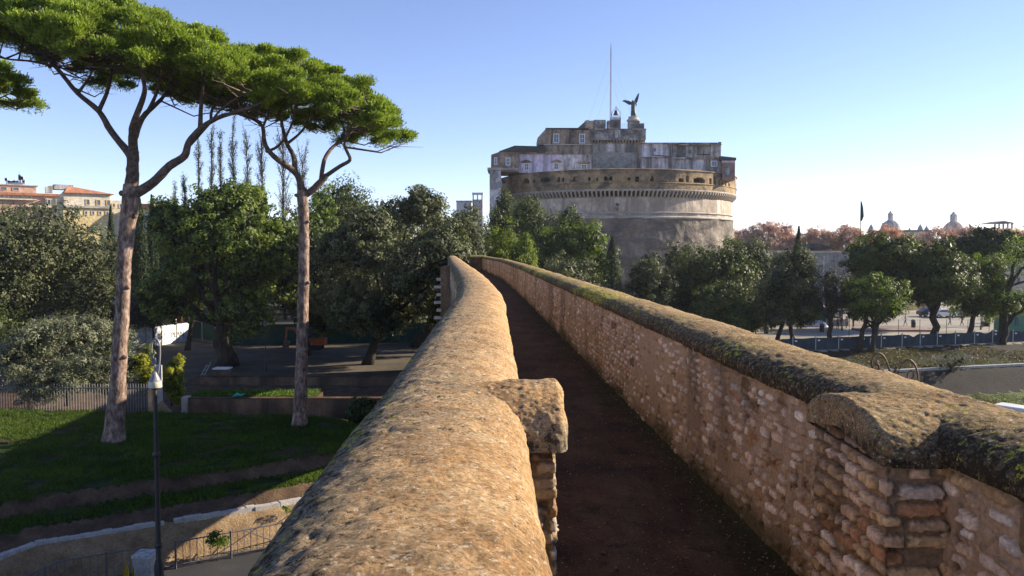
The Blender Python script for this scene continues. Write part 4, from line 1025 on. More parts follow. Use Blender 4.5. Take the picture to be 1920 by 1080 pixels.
m.tube([(P(1165, 233, kd).x, kd-.6, P(0, 233, kd).z), (P(1179, 233, kd).x, kd-.6, P(0, 233, kd).z)], .03, 5); m.build('roof_rail', M['steel'], castle)
# right hand walls
blockpx('right_wall', 1203, 268.5, 1262, 297, 203.5, 10, M['pale'])
blockpx('right_wall', 1262.2, 269.5, 1336, 299, 202.9, 10, M['keep_up'])
blockpx('right_corner_tower', 1333, 271, 1352, 297, 202.2, 10, M['keep_up'])
blockpx('coping_course', 1203, 267.2, 1345, 269.4, 203.1, 10.6, M['brown'])
blockpx('coping_course', 1262, 269.9, 1353, 272.2, 201.9, 1, M['brown'])
blockpx('chimney', 1348, 266, 1352.5, 272, 202, 1.5, M['brown'])
blockpx('lower_plaster_wall', 1203.5, 295, 1285, 326, 200.4, 12, M['lilac2'] if 'lilac2' in M else M['pale'])
blockpx('lower_plaster_wall', 1285.3, 298, 1327, 332, 199.9, 12, M['pale'])
blockpx('drain_course', 1203, 294, 1262, 296, 200.1, .5, M['brown']); blockpx('drain_course', 1262, 297, 1334, 299, 199.6, .5, M['brown'])
blockpx('dark_gap', 1326, 296, 1331, 334, 199.3, 12, M['brown'])
blockpx('corner_house', 1331, 297, 1356, 336, 199.0, 12, M['pale'])
blockpx('end_house', 1354, 300, 1378.5, 338, 197.4, 10, M['redbrown'])
blockpx('end_house_band', 1354, 300.5, 1378, 305, 197.2, .5, M['lilac'])
blockpx('roof_edge', 1330, 293.5, 1356, 297.2, 198.6, 13, M['brown']); blockpx('roof_edge', 1352, 296, 1380.5, 300.5, 196.8, 11, M['roofdark'], top=[(1380.5, 295.5), (1352, 292.5)])
cwin(1339, 307, 9, 8, 199.0); cwin(1365, 321, 8, 14, 197.4, 'redbrown')
for x_, y_, w_, h_ in ((1226.5,281,4.5,5),(1262.8+3,282,3,5),(1283,283.5,2.6,5),(1293,284,2.6,4),(1303,284.5,3,5),(1340,286,2.6,4)):
    cwin(x_, y_, w_, h_, 203.5 if x_ < 1262 else 202.9 if x_ < 1333 else 202.2, 'brown', cross=False)
for pts in ([(1224,286),(1224,291),(1257,293),(1257,271)], [(1268,288),(1268,292),(1280,296),(1330,298)], [(1309,272),(1309,289),(1330,290)], [(1285,296),(1285,324)]):
    m = MB(); m.tube([P(x, y, 199.4 if y > 300 else 202.6) for x, y in pts], .12, 5); m.build('drain_pipe', M['iron'], castle)

# things standing on the castle
md = 212; b0 = P(1144.5, 226, md)
root = empty('antenna_mast', b0, 'very tall thin antenna mast on the keep with guy wires', 'mast')
m = MB(); top = P(1145.5, 79, md); hh = top.z-b0.z
for i in range(3):
    a_ = 2*math.pi*i/3; o_ = Vector((.2*math.cos(a_), .2*math.sin(a_), 0)); m.tube([b0+o_-Vector((0,0,1)), top*.9+b0*.1+o_*.6, top], [.06,.05,.03], 5)
for i in range(46):
    z = i/46*hh*.93; q = [b0+Vector((.2*math.cos(2*math.pi*j/3), .2*math.sin(2*math.pi*j/3), z+(j == 3)*.5)) for j in range(4)]; m.tube(q, .03, 4)
m.build('pole', M['iron_rust'], root)
m = MB()
for (x, y, dy, f) in ((1104,225,4,.86),(1118,226,-3,.55),(1186,226,-2,.86),(1172,232,5,.55),(1198,229,6,.55)):
    m.tube([b0.lerp(top, f), P(x, y, md+dy)], .012, 4)
m.build('guy_wires', M['iron'], root)
# bell in an iron frame
bd = 206; c = P(1155, 219.6, bd); s = bd/F
root = empty('bell', c, 'dark bell hanging in a small iron frame on the keep merlon', 'bell'); 
MB().lathe((c.x, bd, c.z+.55), [(.72,0),(.66,.12),(.5,.45),(.42,.9),(.3,1.15),(.08,1.25),(.1,1.45),(0,1.5)], 18).build('bell_body', M['bronze'], root, True)
m = MB()
for sx in (-1, 1):
    for sy in (-1, 1): m.tube([c+Vector((sx*1.15, sy*.6, 0)), c+Vector((sx*1.05, sy*.55, 1.2)), c+Vector((0, 0, 2.55))], .05, 5)
m.tube([c+Vector((0,0,2.0)), c+Vector((0,0,2.9))], .07, 5); m.tube([c+Vector((-1.1,0,.25)), c+Vector((1.1,0,.25))], .06, 5); m.build('frame', M['iron'], root)
# angel statue
ad = 209; c = P(1187.5, 227.5, ad)
root = empty('angel_statue', c, 'dark bronze winged angel statue with raised wings on a pale pedestal', 'statue')
MB().lathe((c.x, ad, c.z), [(1.75,0),(1.75,.35),(1.45,.5),(1.25,1.0),(1.35,1.15),(0,1.2)], 16).build('pedestal', M['ledge'], root)
def skinfig(name, verts, edges, mats, parent, sub=2, matfn=None, root_i=0, loc=None, flat=1.0):
    me = bpy.data.meshes.new(name); me.from_pydata([v[:3] for v in verts], edges, []); o = bpy.data.objects.new(name, me); COL.objects.link(o)
    bpy.context.view_layer.objects.active = o
    md_ = o.modifiers.new('skin', 'SKIN'); md_.use_smooth_shade = True
    for i, v in enumerate(verts):
        sv = me.skin_vertices[0].data[i]; r = v[3]; sv.radius = (r, r) if not hasattr(r, '__len__') else r; sv.use_root = (i == root_i)
    o.modifiers.new('sub', 'SUBSURF').levels = sub
    dg = bpy.context.evaluated_depsgraph_get(); ev = o.evaluated_get(dg); m2 = bpy.data.meshes.new_from_object(ev)
    bpy.data.objects.remove(o)
    for mm_ in (mats if isinstance(mats, list) else [mats]): m2.materials.append(mm_)
    if matfn:
        for p_ in m2.polygons: p_.material_index = matfn(p_.center)
    for p_ in m2.polygons: p_.use_smooth = True
    o = bpy.data.objects.new(name, m2); COL.objects.link(o)
    if parent: o.parent = parent
    if loc is not None: o.location = loc
    return o
k_ = 1.0
vs = [(0,0,2.3,.55),(-.1,0,3.1,.5),(-.1,0,3.75,.42),(-.15,0,4.05,.16),(-.2,0,4.35,.26),  # pelvis chest neck head
      (.15,0,1.3,.5),(.35,.1,.2,.55),(-.3,0,1.2,.42),(-.45,0,.15,.3),                    # legs/robe
      (-.6,0,3.7,.22),(-1.3,-.1,3.45,.16),(-1.9,-.2,3.75,.1),                             # left arm
      (.4,0,3.6,.2),(.8,-.2,3.1,.15),(.5,-.5,2.6,.1)]
ed = [(0,1),(1,2),(2,3),(3,4),(0,5),(5,6),(0,7),(7,8),(2,9),(9,10),(10,11),(2,12),(12,13),(13,14)]
skinfig('body', [(x, y, z+1.15, r) for x, y, z, r in vs], ed, M['bronze'], root)
for (pts) in ([(-.1,.35,3.4),(-.9,.5,4.3),(-2.2,.6,4.6),(-2.9,.6,4.35),(-2.0,.55,3.9),(-1.0,.5,3.3)], [(.1,.3,3.3),(.35,.4,4.6),(1.1,.5,6.0),(1.55,.5,6.4),(1.4,.5,5.2),(1.15,.5,4.2),(.7,.4,3.4)]):
    n_ = len(pts); V = [c+Vector((x, y-.07, z+1.0)) for x, y, z in pts]+[c+Vector((x, y+.09, z+1.0)) for x, y, z in pts]
    rawmesh('wing', V, [tuple(range(n_)), tuple(range(2*n_-1, n_-1, -1))]+[(i, i+n_, (i+1) % n_+n_, (i+1) % n_) for i in range(n_)], M['bronze'], root)

# ------------------------------------------------------------------ far buildings
def bwin(mb, c, w, h, d): mb.box((c.x-w/2, d-.02, c.z-h/2), (c.x+w/2, d+.2, c.z+h/2))
M['cream'] = surf('cream_plaster', [(0.454, 0.399, 0.292), (0.594, 0.529, 0.41), (0.67, 0.615, 0.497)], .15, fine=1.5, bmp=.1)
M['ochre'] = surf('ochre_plaster', [(0.497, 0.376, 0.177), (0.608, 0.475, 0.243), (0.685, 0.552, 0.309)], .15, fine=1.5, bmp=.1)
M['pink'] = surf('pink_plaster', [(0.376, 0.243, 0.177), (0.475, 0.32, 0.243), (0.552, 0.398, 0.309)], .12, fine=1.5, bmp=.1)
M['terracotta'] = surf('terracotta_tiles', [(.28,.11,.06), (.40,.17,.09), (.48,.23,.13)], .8, fine=6, bmp=.6)
D1 = 250
tb = empty('terrace_building', (P(60, 400, D1).x, D1, 0), 'long pink and cream apartment building with roof terraces behind the left trees', 'building')
blockpx('wall', -60, 366, 121, 470, D1, 14, M['pink'], par=tb, bottomz=0)
blockpx('roof_slab', -60, 362, 122, 366.5, D1-1, 16, M['terracotta'], par=tb)
blockpx('roof_storey', -30, 348.5, 77, 362.3, D1+3, 9, M['pink'], par=tb); blockpx('roof_slab', -30, 347, 78, 349, D1+2.6, 10, M['ledge'], par=tb)
blockpx('terrace_storey', 70, 371, 121, 384.5, D1-2.2, 2.3, M['cream'], par=tb); blockpx('terrace_slab', 40, 384.5, 124, 388, D1-3, 3.1, M['cream'], par=tb)
blockpx('terrace_slab', -60, 373, 62, 375, D1-1.2, 1.3, M['cream'], par=tb)
for i in range(11): 
    w_ = cwin(74+i*4.5, 378, 3.2, 9, D1-2.2, 'cream', par=tb, cross=False)
for x_ in (5, 20, 34, 50): cwin(x_, 355.5, 7, 5, D1+3, 'pink', par=tb, cross=False)
for x_ in (80, 92, 104, 116): cwin(x_, 394, 3.5, 6, D1, 'cream', par=tb, cross=False)
for x_ in (-40,-28,-16,-4,8,20,32,44,56): cwin(x_, 370, 5, 4, D1, 'cream', par=tb, cross=False)
an = empty('rooftop_antennas', P(30, 347, D1+5), 'cluster of grey antennas and dishes on the pink building roof', 'antenna')
m = MB(); rng = np.random.RandomState(3)
for x_, yt in ((12,333),(17,338),(22,341),(27,336),(33,338),(37,322),(38.5,327),(42,330),(45,336)):
    a, b = P(x_, 347, D1+5), P(x_, yt, D1+5); m.tube([a, b], .12, 5)
    for q in range(2): cc_ = a.lerp(b, rng.uniform(.5, .95)); m.box((cc_.x-.4, cc_.y-.25, cc_.z-.55), (cc_.x+.4, cc_.y+.2, cc_.z+.35))
m.box(P(14, 347, D1+4.5), P(44, 343, D1+6)); m.build('aerials', M['steel'], an)
D2 = 235
vb = empty('villa', (P(160, 400, D2).x, D2, 0), 'cream villa with red tiled hipped roof and arched upper windows beside the terrace building', 'building')
blockpx('wall', 122, 372, 191, 470, D2, 12, M['cream'], par=vb, bottomz=0)
blockpx('upper_wall', 128, 362, 192, 386, D2-.6, 9, M['cream'], par=vb)
blockpx('side_wing', 190, 374, 222, 470, D2+1, 9, M['cream'], par=vb, bottomz=0)
blockpx('lower_front', 127, 391, 195, 470, D2-1.2, 1.3, M['ochre'], par=vb, bottomz=0)
blockpx('balcony', 124, 386, 194, 390, D2-1.8, 2, M['ledge'], par=vb)
a, b = P(125, 362.4, D2-1.4), P(196, 362.4, D2-1.4); r_ = P(148, 351, D2+3); r2 = P(158, 351, D2+3)
rawmesh('roof', [(a.x, D2-1.4, a.z), (b.x, D2-1.4, a.z), (b.x, D2+9.4, a.z), (a.x, D2+9.4, a.z), (r_.x, D2+3.5, r_.z), (r2.x, D2+4.5, r_.z)], [(0,1,5,4),(1,2,5),(2,3,4,5),(3,0,4),(3,2,1,0)], M['terracotta'], vb)
blockpx('roof_turret', 137, 348, 163, 357, D2+5, 4, M['keep_up'], par=vb); blockpx('chimney', 118, 353, 126, 364, D2+3, 2, M['keep_up'], par=vb); blockpx('chimney', 126, 351, 131, 364, D2+4, 2, M['keep_up'], par=vb)
for x_ in (161, 176, 190.5-.5): cwin(x_, 379, 4.2, 9, D2-.6, 'ochre', par=vb, cross=False)
for x_ in (136,146,156,166,176,186): cwin(x_, 399, 3, 6, D2-1.2, 'cream', par=vb, cross=False)
cwin(204, 384, 3, 7, D2+1, 'ochre', par=vb, cross=False); cwin(214, 384, 3, 7, D2+1, 'ochre', par=vb, cross=False)
hb = empty('small_house', (P(262, 400, 240).x, 240, 0), 'small brown roofed house glimpsed behind the tall pine trunk', 'building')
blockpx('wall', 246, 392, 286, 470, 240, 8, M['pale'], par=hb, bottomz=0); blockpx('roof', 244, 392, 288, 392.1, 239, 10, M['terracotta'], par=hb, top=[(288, 392), (280, 382), (252, 382), (244, 392)])
tb.rotation_euler.z = math.radians(35); tb.scale = (1.2, 1, 1); vb.rotation_euler.z = math.radians(35); vb.scale = (1.2, 1, 1)
# modern tower in the centre left
D3 = 330
tw_ = empty('modern_tower', (P(895, 400, D3).x, D3, 0), 'pale modern tower with an open frame top between the oak and the castle', 'building')
blockpx('tower_body', 886, 374, 905, 470, D3, 5, M['pale'], par=tw_, bottomz=0)
for x_ in (886, 894, 902.6): blockpx('column', x_, 363, x_+2.4, 374, D3, 1, M['offwhite'], par=tw_); 
blockpx('roof_slab', 885, 361, 906, 364, D3-.3, 5.6, M['offwhite'], par=tw_)
for x_ in (891, 899):
    for y_ in (379, 387): cwin(x_, y_, 3, 4, D3, 'offwhite', par=tw_, cross=False)
lb_ = empty('pale_house', (P(868, 400, D3).x, D3, 0), 'small pale flat roofed house left of the modern tower', 'building')
blockpx('wall', 856, 378, 884, 470, D3+4, 6, M['offwhite'], par=lb_, bottomz=0); blockpx('roof_slab', 855, 376, 885, 378.5, D3+3.6, 7, M['keep_up'], par=lb_); cwin(872, 384, 4, 5, D3+4, 'pale', par=lb_, cross=False)
# churches
def dome(px, ytop, ybase, rpx, ylan, d, mat, name, label, k=24):
    s = d/F; c = P(px, ybase, d); r = rpx*s; h = (ybase-ytop)*s; zt2 = c.z+h
    root = empty(name, (c.x, d, 0), label, 'church')
    MB().lathe((c.x, d, 0), [(r*1.05, c.z-r*1.1), (r*1.05, c.z-.8), (r*1.14, c.z-.6), (r*1.14, c.z), (r, c.z+.1)], k).build('drum', M['pale'], root)
    MB().box((c.x-r*1.7, d-r*1.5, 0), (c.x+r*1.7, d+r*1.5, c.z-r*1.1)).build('nave', M['pale'], root)
    pr_ = [(r*math.cos(t), c.z+h*math.sin(t)) for t in np.linspace(0, math.pi/2*.9, 12)]
    dm = MB().lathe((c.x, d, 0), pr_, k).build('dome', M[mat], root, True)
    rb = MB()
    for i in range(12):
        a_ = 2*math.pi*i/12; rb.tube([(c.x+(q+.1)*math.cos(a_), d+(q+.1)*math.sin(a_), z) for q, z in pr_], .28, 4)
    rb.build('ribs', M['pale'], dm)
    zl = c.z+h*.98; rl = r*.27; hl = (ytop-ylan)*s
    MB().lathe((c.x, d, 0), [(rl*1.35, zl-.6), (rl*1.35, zl), (rl*.8, zl+.1), (rl*.8, zl+hl*.5), (rl*1.15, zl+hl*.53), (rl*1.15, zl+hl*.58), (rl*.7, zl+hl*.66), (rl*.35, zl+hl*.8), (.15, zl+hl*.84), (.15, zl+hl)], 12).build('lantern', M['pale'], root)
    m = MB()
    for i in range(8):
        a_ = 2*math.pi*i/8; m.tube([(c.x+rl*1.05*math.cos(a_), d+rl*1.05*math.sin(a_), zl), (c.x+rl*1.05*math.cos(a_), d+rl*1.05*math.sin(a_), zl+hl*.55)], rl*.13, 5)
    m.build('lantern_columns', M['pale'], root)
M['lead'] = surf('lead_dome', [(.13,.16,.20), (.18,.22,.26), (.23,.27,.31)], .2, fine=1, bmp=.2)
M['reddome'] = surf('rust_dome', [(.24,.15,.12), (.32,.21,.17), (.38,.27,.22)], .2, fine=1, bmp=.2)
dome(1669, 413, 431, 16.5, 392, 760, 'lead', 'domed_church', 'distant church with a blue grey lead dome and lantern, right of the flagpole')
dome(1787, 415, 440, 19, 393, 800, 'reddome', 'domed_church', 'distant church with a reddish dome and tall pale lantern, rightmost of the two domes')
for (px, yt, lab) in ((1633, 417, 'slim distant bell turret just left of the lead dome'), (1725, 417, 'small distant bell turret between the two domes'), (1737, 420, 'pointed distant turret close to the reddish dome'), (1705, 424, 'low distant roof turret right of the lead dome')):
    c = P(px, 440, 700); zt3 = P(px, yt, 700).z; root = empty('bell_turret', (c.x, 700, 0), lab, 'turret', 'distant turrets on the skyline')
    MB().box((c.x-2, 698, 0), (c.x+2, 702, zt3-7)).build('shaft', M['pale'], root); MB().lathe((c.x, 700, 0), [(2.4, zt3-7), (2.2, zt3-6), (1.7, zt3-4), (.7, zt3-2.5), (.25, zt3-1.5), (.1, zt3)], 10).build('spire', M['lead'], root)
D4 = 640
fb = empty('skyline_palace', (P(1715, 440, D4).x, D4, 0), 'long grey distant palace roofline between the two church domes', 'building')
blockpx('wall', 1690, 434, 1745, 470, D4, 15, M['pale'], par=fb, bottomz=0); blockpx('roof', 1688, 431, 1747, 434.5, D4-1, 17, M['roofdark'], par=fb)
rb_ = empty('loggia_building', (P(1885, 440, 600).x, 600, 0), 'distant building with a flat topped open loggia at the far right skyline', 'building')
blockpx('wall', 1862, 431, 1905, 470, 600, 12, M['pale'], par=rb_, bottomz=0); blockpx('roof', 1863, 418, 1903, 419, 598, 16, M['roofdark'], par=rb_, top=[(1903, 418), (1884, 414), (1863, 418)])
for x_ in (1865, 1873, 1881, 1889, 1897): blockpx('column', x_, 419, x_+2.5, 431, 600, 1.2, M['pale'], par=rb_)
D5 = 190
pb = empty('white_palace', (P(1960, 500, D5).x, D5, 0), 'white palace facade with rows of windows at the right edge behind the trees', 'building')
blockpx('wall', 1885, 470, 2080, 590, D5, 15, M['cream'], par=pb, bottomz=0); blockpx('cornice', 1883, 467, 2082, 470.5, D5-.8, 16, M['ledge'], par=pb)
for x_ in range(1893, 2075, 16):
    for y_ in (482, 503, 526, 550): cwin(x_, y_, 6, 11, D5, 'ledge', par=pb, cross=False)
for y_ in (492, 514, 538): blockpx('string_course', 1884, y_, 2081, y_+1.5, D5-.25, .3, M['ledge'], par=pb)
# bastion of the castle behind the dark tree
D6 = 140
bs = empty('bastion', (P(1560, 560, D6).x, D6, 0), 'grey brick bastion wall with sloping base behind the bare dark tree', 'wall')
blockpx('wall', 1500, 474, 1592, 620, D6, 22, M['keep'], par=bs, bottomz=0); blockpx('coping_course', 1498, 471, 1594, 474.5, D6-.3, 22.6, M['ledge'], par=bs)
for k_ in range(5): blockpx('pilaster', 1500+k_*21, 480, 1504+k_*21, 600, D6-.3, .4, M['pale'], par=bs)
hu = empty('rampart_hut', P(1545, 471, 146), 'small dark pitched roof hut standing on the bastion', 'hut')
blockpx('wall', 1524, 466, 1560, 472, 144, 5, M['redbrown'], par=hu); blockpx('roof', 1518, 466, 1566, 466.1, 143.4, 6.4, M['roofdark'], par=hu, top=[(1566, 466.5), (1541, 457), (1530, 457), (1518, 466.5)])
rw = empty('rampart', (P(1690, 560, 150).x, 150, 0), 'long sunlit tan rampart wall with sloping foot behind the piazza trees', 'wall')
D7 = 152; a, b = P(1592, 600, D7), P(1742, 600, D7); zt4 = P(0, 528, D7).z
m = MB(); m.add([(a.x, D7-3.2, 0), (b.x, D7-3.2, 0), (b.x, D7, zt4*.62), (a.x, D7, zt4*.62), (b.x, D7, zt4), (a.x, D7, zt4), (b.x, D7+12, zt4), (a.x, D7+12, zt4), (b.x, D7+12, 0), (a.x, D7+12, 0)], [(0,1,2,3),(3,2,4,5),(5,4,6,7),(1,8,6,4,2),(9,0,3,5,7),(9,7,6,8)]); m.build('wall', M['drum_low' if False else 'ringbrick'], rw)
blockpx('coping_course', 1591, 526, 1743, 529, D7-.35, 2, M['ledge'], par=rw)
# tan house right of rampart
th_ = empty('tan_house', (P(1720, 580, 165).x, 165, 0), 'tan plastered house with dark windows seen between the piazza trees', 'building')
blockpx('wall', 1700, 505, 1800, 600, 172, 10, M['pink'], par=th_, bottomz=0); blockpx('roof', 1697, 501, 1803, 505.5, 171, 12, M['roofdark'], par=th_)
for x_ in range(1708, 1800, 12):
    for y_ in (518, 540, 562): cwin(x_, y_, 4, 8, 172, 'ledge', par=th_, cross=False)

# ------------------------------------------------------------------ trees and shrubs
B = broadleaf
# left
B((-90,372,215,640), 92, 'grey green rounded oak at the left edge in front of the villa', mat='f_oak_grey', n=34000, size=.3, k=22, trunkpx=22, tr=.4, trunks=[(22,0,0),(-40,2,0)])
B((-120,368,95,560), 108, 'darker oak crown behind the grey green oak at the left edge', mat='f_oak', n=14000, size=.34, trunkpx=-30)
B((-60,560,120,680), 84, 'low dark shrubby oak standing at the far left above the iron fence', name='oak_tree', mat='f_oak', n=9000, size=.24, trunkpx=0, tr=.3)
B((-5,585,252,772), 54.5, 'large silver green shrub spilling over the fence beside the lawn', 'shrub', 'silver_shrub', 'f_olive', n=46000, size=.17, k=26, trunkpx=120, tr=.12, lr=(.24,.42), inner=.15, clump=.42, aspect=2.6, zbase=.8)
B((226,530,350,624), 92, 'brownish conifer hedge shrub behind the first pine trunk', 'shrub', 'conifer_shrub', 'f_bare', n=14000, size=.2, k=14, trunkpx=285, tr=.15)
B((262,335,562,655), 78, 'biggest glossy green oak with a thick dark trunk in the yard', mat='f_oak_green', n=62000, size=.29, k=30, trunkpx=424, tr=.95, depth=.95, limbs=12, lr=(.22,.42))
B((560,340,640,660), 96, 'green oak right behind the second pine trunk', mat='f_oak_green', n=18000, size=.28, trunkpx=600, tr=.4, depth=1.6)
B((575,350,905,642), 79, 'broad grey green oak left of the walkway with drooping lower branches', mat='f_oak_grey', n=60000, size=.25, k=34, trunkpx=689, tr=.5, depth=.9, limbs=12, lr=(.18,.34))
B((770,372,918,640), 93, 'oak crown close behind the walkway left parapet', mat='f_oak_grey', n=22000, size=.26, trunkpx=778, tr=.6, depth=1.3)
B((540,345,760,560), 118, 'dark oak crown filling the gap behind the two middle oaks', mat='f_oak', n=16000, size=.32, trunkpx=640, tr=.4)
B((120,430,300,640), 116, 'dark oak behind the cypresses on the left', mat='f_oak', n=12000, size=.32, trunkpx=200, tr=.4)
# background row on the left, closes the park
for i, (x0, x1, y0, lab) in enumerate([(-200,-20,430,'dark park tree far behind at the left edge'),(60,230,440,'dark park tree far behind below the villa'),(210,380,420,'dark park tree far behind the conifer shrub'),(340,520,400,'dark park tree far behind the biggest oak'),(480,660,390,'dark park tree far behind the second pine'),(640,800,395,'dark park tree far behind the broad grey oak'),(760,900,400,'dark park tree far behind the left parapet end')]):
    B((x0, y0, x1, 600), 150+5*(i % 3), lab, mat='f_oak', n=6500, size=.55, k=10, tr=.4, group='background park trees')
def cypress(px, ytop, ybase, wpx, d, label, n=7000, mat='f_cypress', name='cypress', size=.22, group=None, jit=.12, cat='cypress'):
    seedc[0] += 1; rng = np.random.RandomState(seedc[0]); a = P(px, ytop, d); gz = groundz(a.x, d); h = a.z-gz; w = wpx/2*d/F
    root = empty(name, (a.x, d, gz), label, cat, group)
    t = rng.uniform(.04, 1, n)**.9; prof = np.interp(t, [0, .08, .35, .75, 1], [.55, .9, 1, .62, .04])
    th = rng.uniform(0, 2*math.pi, n); r = w*prof*(1+jit*fbm(th*1.5, t*9, 0, 1, 3, seedc[0])*2)*rng.uniform(.7, 1, n)
    C = np.stack([a.x+r*np.cos(th), d+r*np.sin(th), gz+t*h], 1); Nn = np.stack([np.cos(th), np.sin(th), .4+0*th], 1)
    leafmesh('crown', C, Nn, size, 2.2, M[mat], root, rng, .5+.35*fbm(th*2, t*8, 0, 1, 2, 3)+rng.normal(0, .15, n), .5)
    trunk_mesh(root, (a.x, d, gz-.1), (a.x, d, gz+h*.8), max(.12, w*.14), M['bark_dark'], rng, 0, None)
    return root
cypress(207, 385, 640, 26, 104, 'narrow dark cypress in front of the cream villa', 7000)
cypress(262, 372, 660, 36, 100, 'dark cypress directly right of the first pine trunk', 9000)
cypress(284, 365, 660, 30, 106, 'taller dark cypress at the left side of the biggest oak', 8000)
# thin poplars behind
for i, (px, yt, w_, lab) in enumerate([(372,258,20,'leftmost sparse poplar rising above the biggest oak'),(396,240,20,'second sparse poplar, right of the leftmost'),(412,246,16,'third sparse poplar, thin, above the biggest oak'),(436,236,22,'tallest sparse poplar between the two pine crowns'),(462,250,24,'sparse poplar just left of the second pine limbs'),(490,255,30,'bushier sparse poplar behind the second pine limbs'),(530,262,44,'broad sparse tree behind the fork of the second pine'),(566,290,36,'low sparse tree right behind the second pine fork'),(345,330,14,'small sparse sapling top left of the poplars'),(328,345,12,'shortest sparse sapling above the oak edge')]):
    seedc[0] += 1; rng = np.random.RandomState(seedc[0]); d = 128+rng.uniform(-4, 4); a = P(px, yt, d); w = w_/2*d/F; zlow = P(0, 400, d).z
    root = empty('poplar', (a.x, d, 0), lab, 'tree', 'sparse poplars behind the oaks'); m = MB()
    m.tube([(a.x, d, 0), (a.x+rng.normal(0, .15), d, zlow), (a.x, d, a.z-.2)], [.28, .16, .03], 6)
    pts, nr_ = [], []
    for j in range(int(34+w*16)):
        z = rng.uniform(zlow-3, a.z-1); th = rng.uniform(0, 6.28); L = rng.uniform(.6, 2.2)*min(1.6, w); e = Vector((a.x+w*.8*math.cos(th)*rng.uniform(.4, 1), d+w*.8*math.sin(th), z+L*1.4)); s0 = Vector((a.x, d, z))
        m.tube([s0, s0.lerp(e, .5)-Vector((0, 0, .1)), e], [.05, .035, .012], 4)
        nn = int(rng.uniform(30, 80)); f = rng.uniform(.2, 1.1, nn)[:, None]; pts.append(np.array(s0)*(1-f)+np.array(e)*f+rng.normal(0, .16, (nn, 3)))
    m.build('trunk', M['bark_dark'], root); C = np.concatenate(pts)
    leafmesh('crown', C, rng.normal(0, 1, C.shape), .17, 1.5, M['f_poplar'], root, rng, rng.uniform(0, 1, len(C)))
B((836,378,912,560), 136, 'small grey green oak below the modern tower, left of the drum', mat='f_oak_grey', n=9000, size=.33, trunkpx=872)
B((590,330,720,560), 122, 'dark oak crown showing right of the second pine trunk', mat='f_oak', n=14000, size=.32, trunkpx=655, tr=.4)
B((505,400,640,655), 86, 'dark oak filling the space behind the second pine trunk', mat='f_oak', n=22000, size=.27, trunkpx=574, tr=.4, depth=.8)
B((318,460,420,606), 90, 'low dark oak behind the left side of the biggest oak', mat='f_oak', n=10000, size=.26, trunkpx=350, tr=.3)
B((800,430,900,632), 86, 'dark oak touching the walkway wall at the end of the yard', mat='f_oak', n=15000, size=.26, trunkpx=850, tr=.4)
B((225,392,365,600), 112, 'dark oak between the cypresses and the biggest oak', mat='f_oak', n=12000, size=.3, trunkpx=300, tr=.35)
# near the lawn

B((306,664,345,764), 56, 'yellow green leafy shrub glowing behind the street lamp', 'shrub', 'yellow_shrub', 'f_yellow', n=3600, size=.17, k=9, trunkpx=318, tr=.05, lr=(.3,.5), zbase=.5, clump=.35, aspect=1.3)
B((255,645,292,760), 57, 'smaller yellow green shrub on the left side of the street lamp', 'shrub', 'yellow_shrub', 'f_yellow', n=2600, size=.15, k=7, trunkpx=272, tr=.05, lr=(.3,.5), zbase=.5, clump=.35, aspect=1.3)
B((648,744,725,815), 51, 'dark bush below the parapet behind the lawn tip', 'shrub', 'dark_bush', 'f_oak', n=9000, size=.14, k=10, tr=.06, zbase=-.1)
B((585,748,640,800), 56, 'small dark bush left of the lawn tip bush', 'shrub', 'dark_bush', 'f_oak', n=4500, size=.14, k=8, tr=.06, zbase=-.1)
B((384,990,430,1032), 30.6, 'small green weed bush growing on the sunlit brick slope', 'weed', 'weed_bush', 'f_weed', n=900, size=.075, k=7, tr=.015, zbase=-.55, clump=.14, aspect=2)
B((528,945,548,966), 33.2, 'tiny green weed tuft on the kerb by the parapet', 'weed', 'weed_tuft', 'f_weed', n=300, size=.06, k=4, tr=.01, zbase=.3, clump=.1, aspect=2)
# centre, in front of the castle
B((896,352,972,520), 150, 'oak crown at the left foot of the castle drum', mat='f_oak', n=12000, size=.33, trunkpx=935)
B((946,360,1090,560), 142, 'dark round oak in front of the left part of the drum', mat='f_oak', n=20000, size=.33, trunkpx=1010)
B((1040,382,1096,520), 138, 'oak crown shoulder right of the dark round oak', mat='f_oak', n=8000, size=.33, trunkpx=1062)
B((1000,408,1156,590), 112, 'oak with a sunlit yellow green right side beside the walkway', mat='f_oak_green', n=26000, size=.27, trunkpx=1090)
B((900,402,975,600), 96, 'bright lime bush tree above the end of the walkway', name='lime_tree', mat='f_lime', n=12000, size=.2, trunkpx=940, tr=.2)
B((946,432,1004,620), 92, 'smaller bright lime bush right of the first one above the walkway', name='lime_tree', mat='f_lime', n=10000, size=.19, trunkpx=976, tr=.2)
B((1000,470,1130,600), 100, 'low grey green oak just over the right parapet', mat='f_oak_grey', n=15000, size=.24, trunkpx=1066)
cypress(1148, 443, 640, 46, 106, 'dark cypress between the central oak and the drum foot', 8000)
B((1165,478,1262,640), 104, 'grey green oak half hidden behind the right parapet', mat='f_oak_grey', n=17000, size=.24, trunkpx=1210)
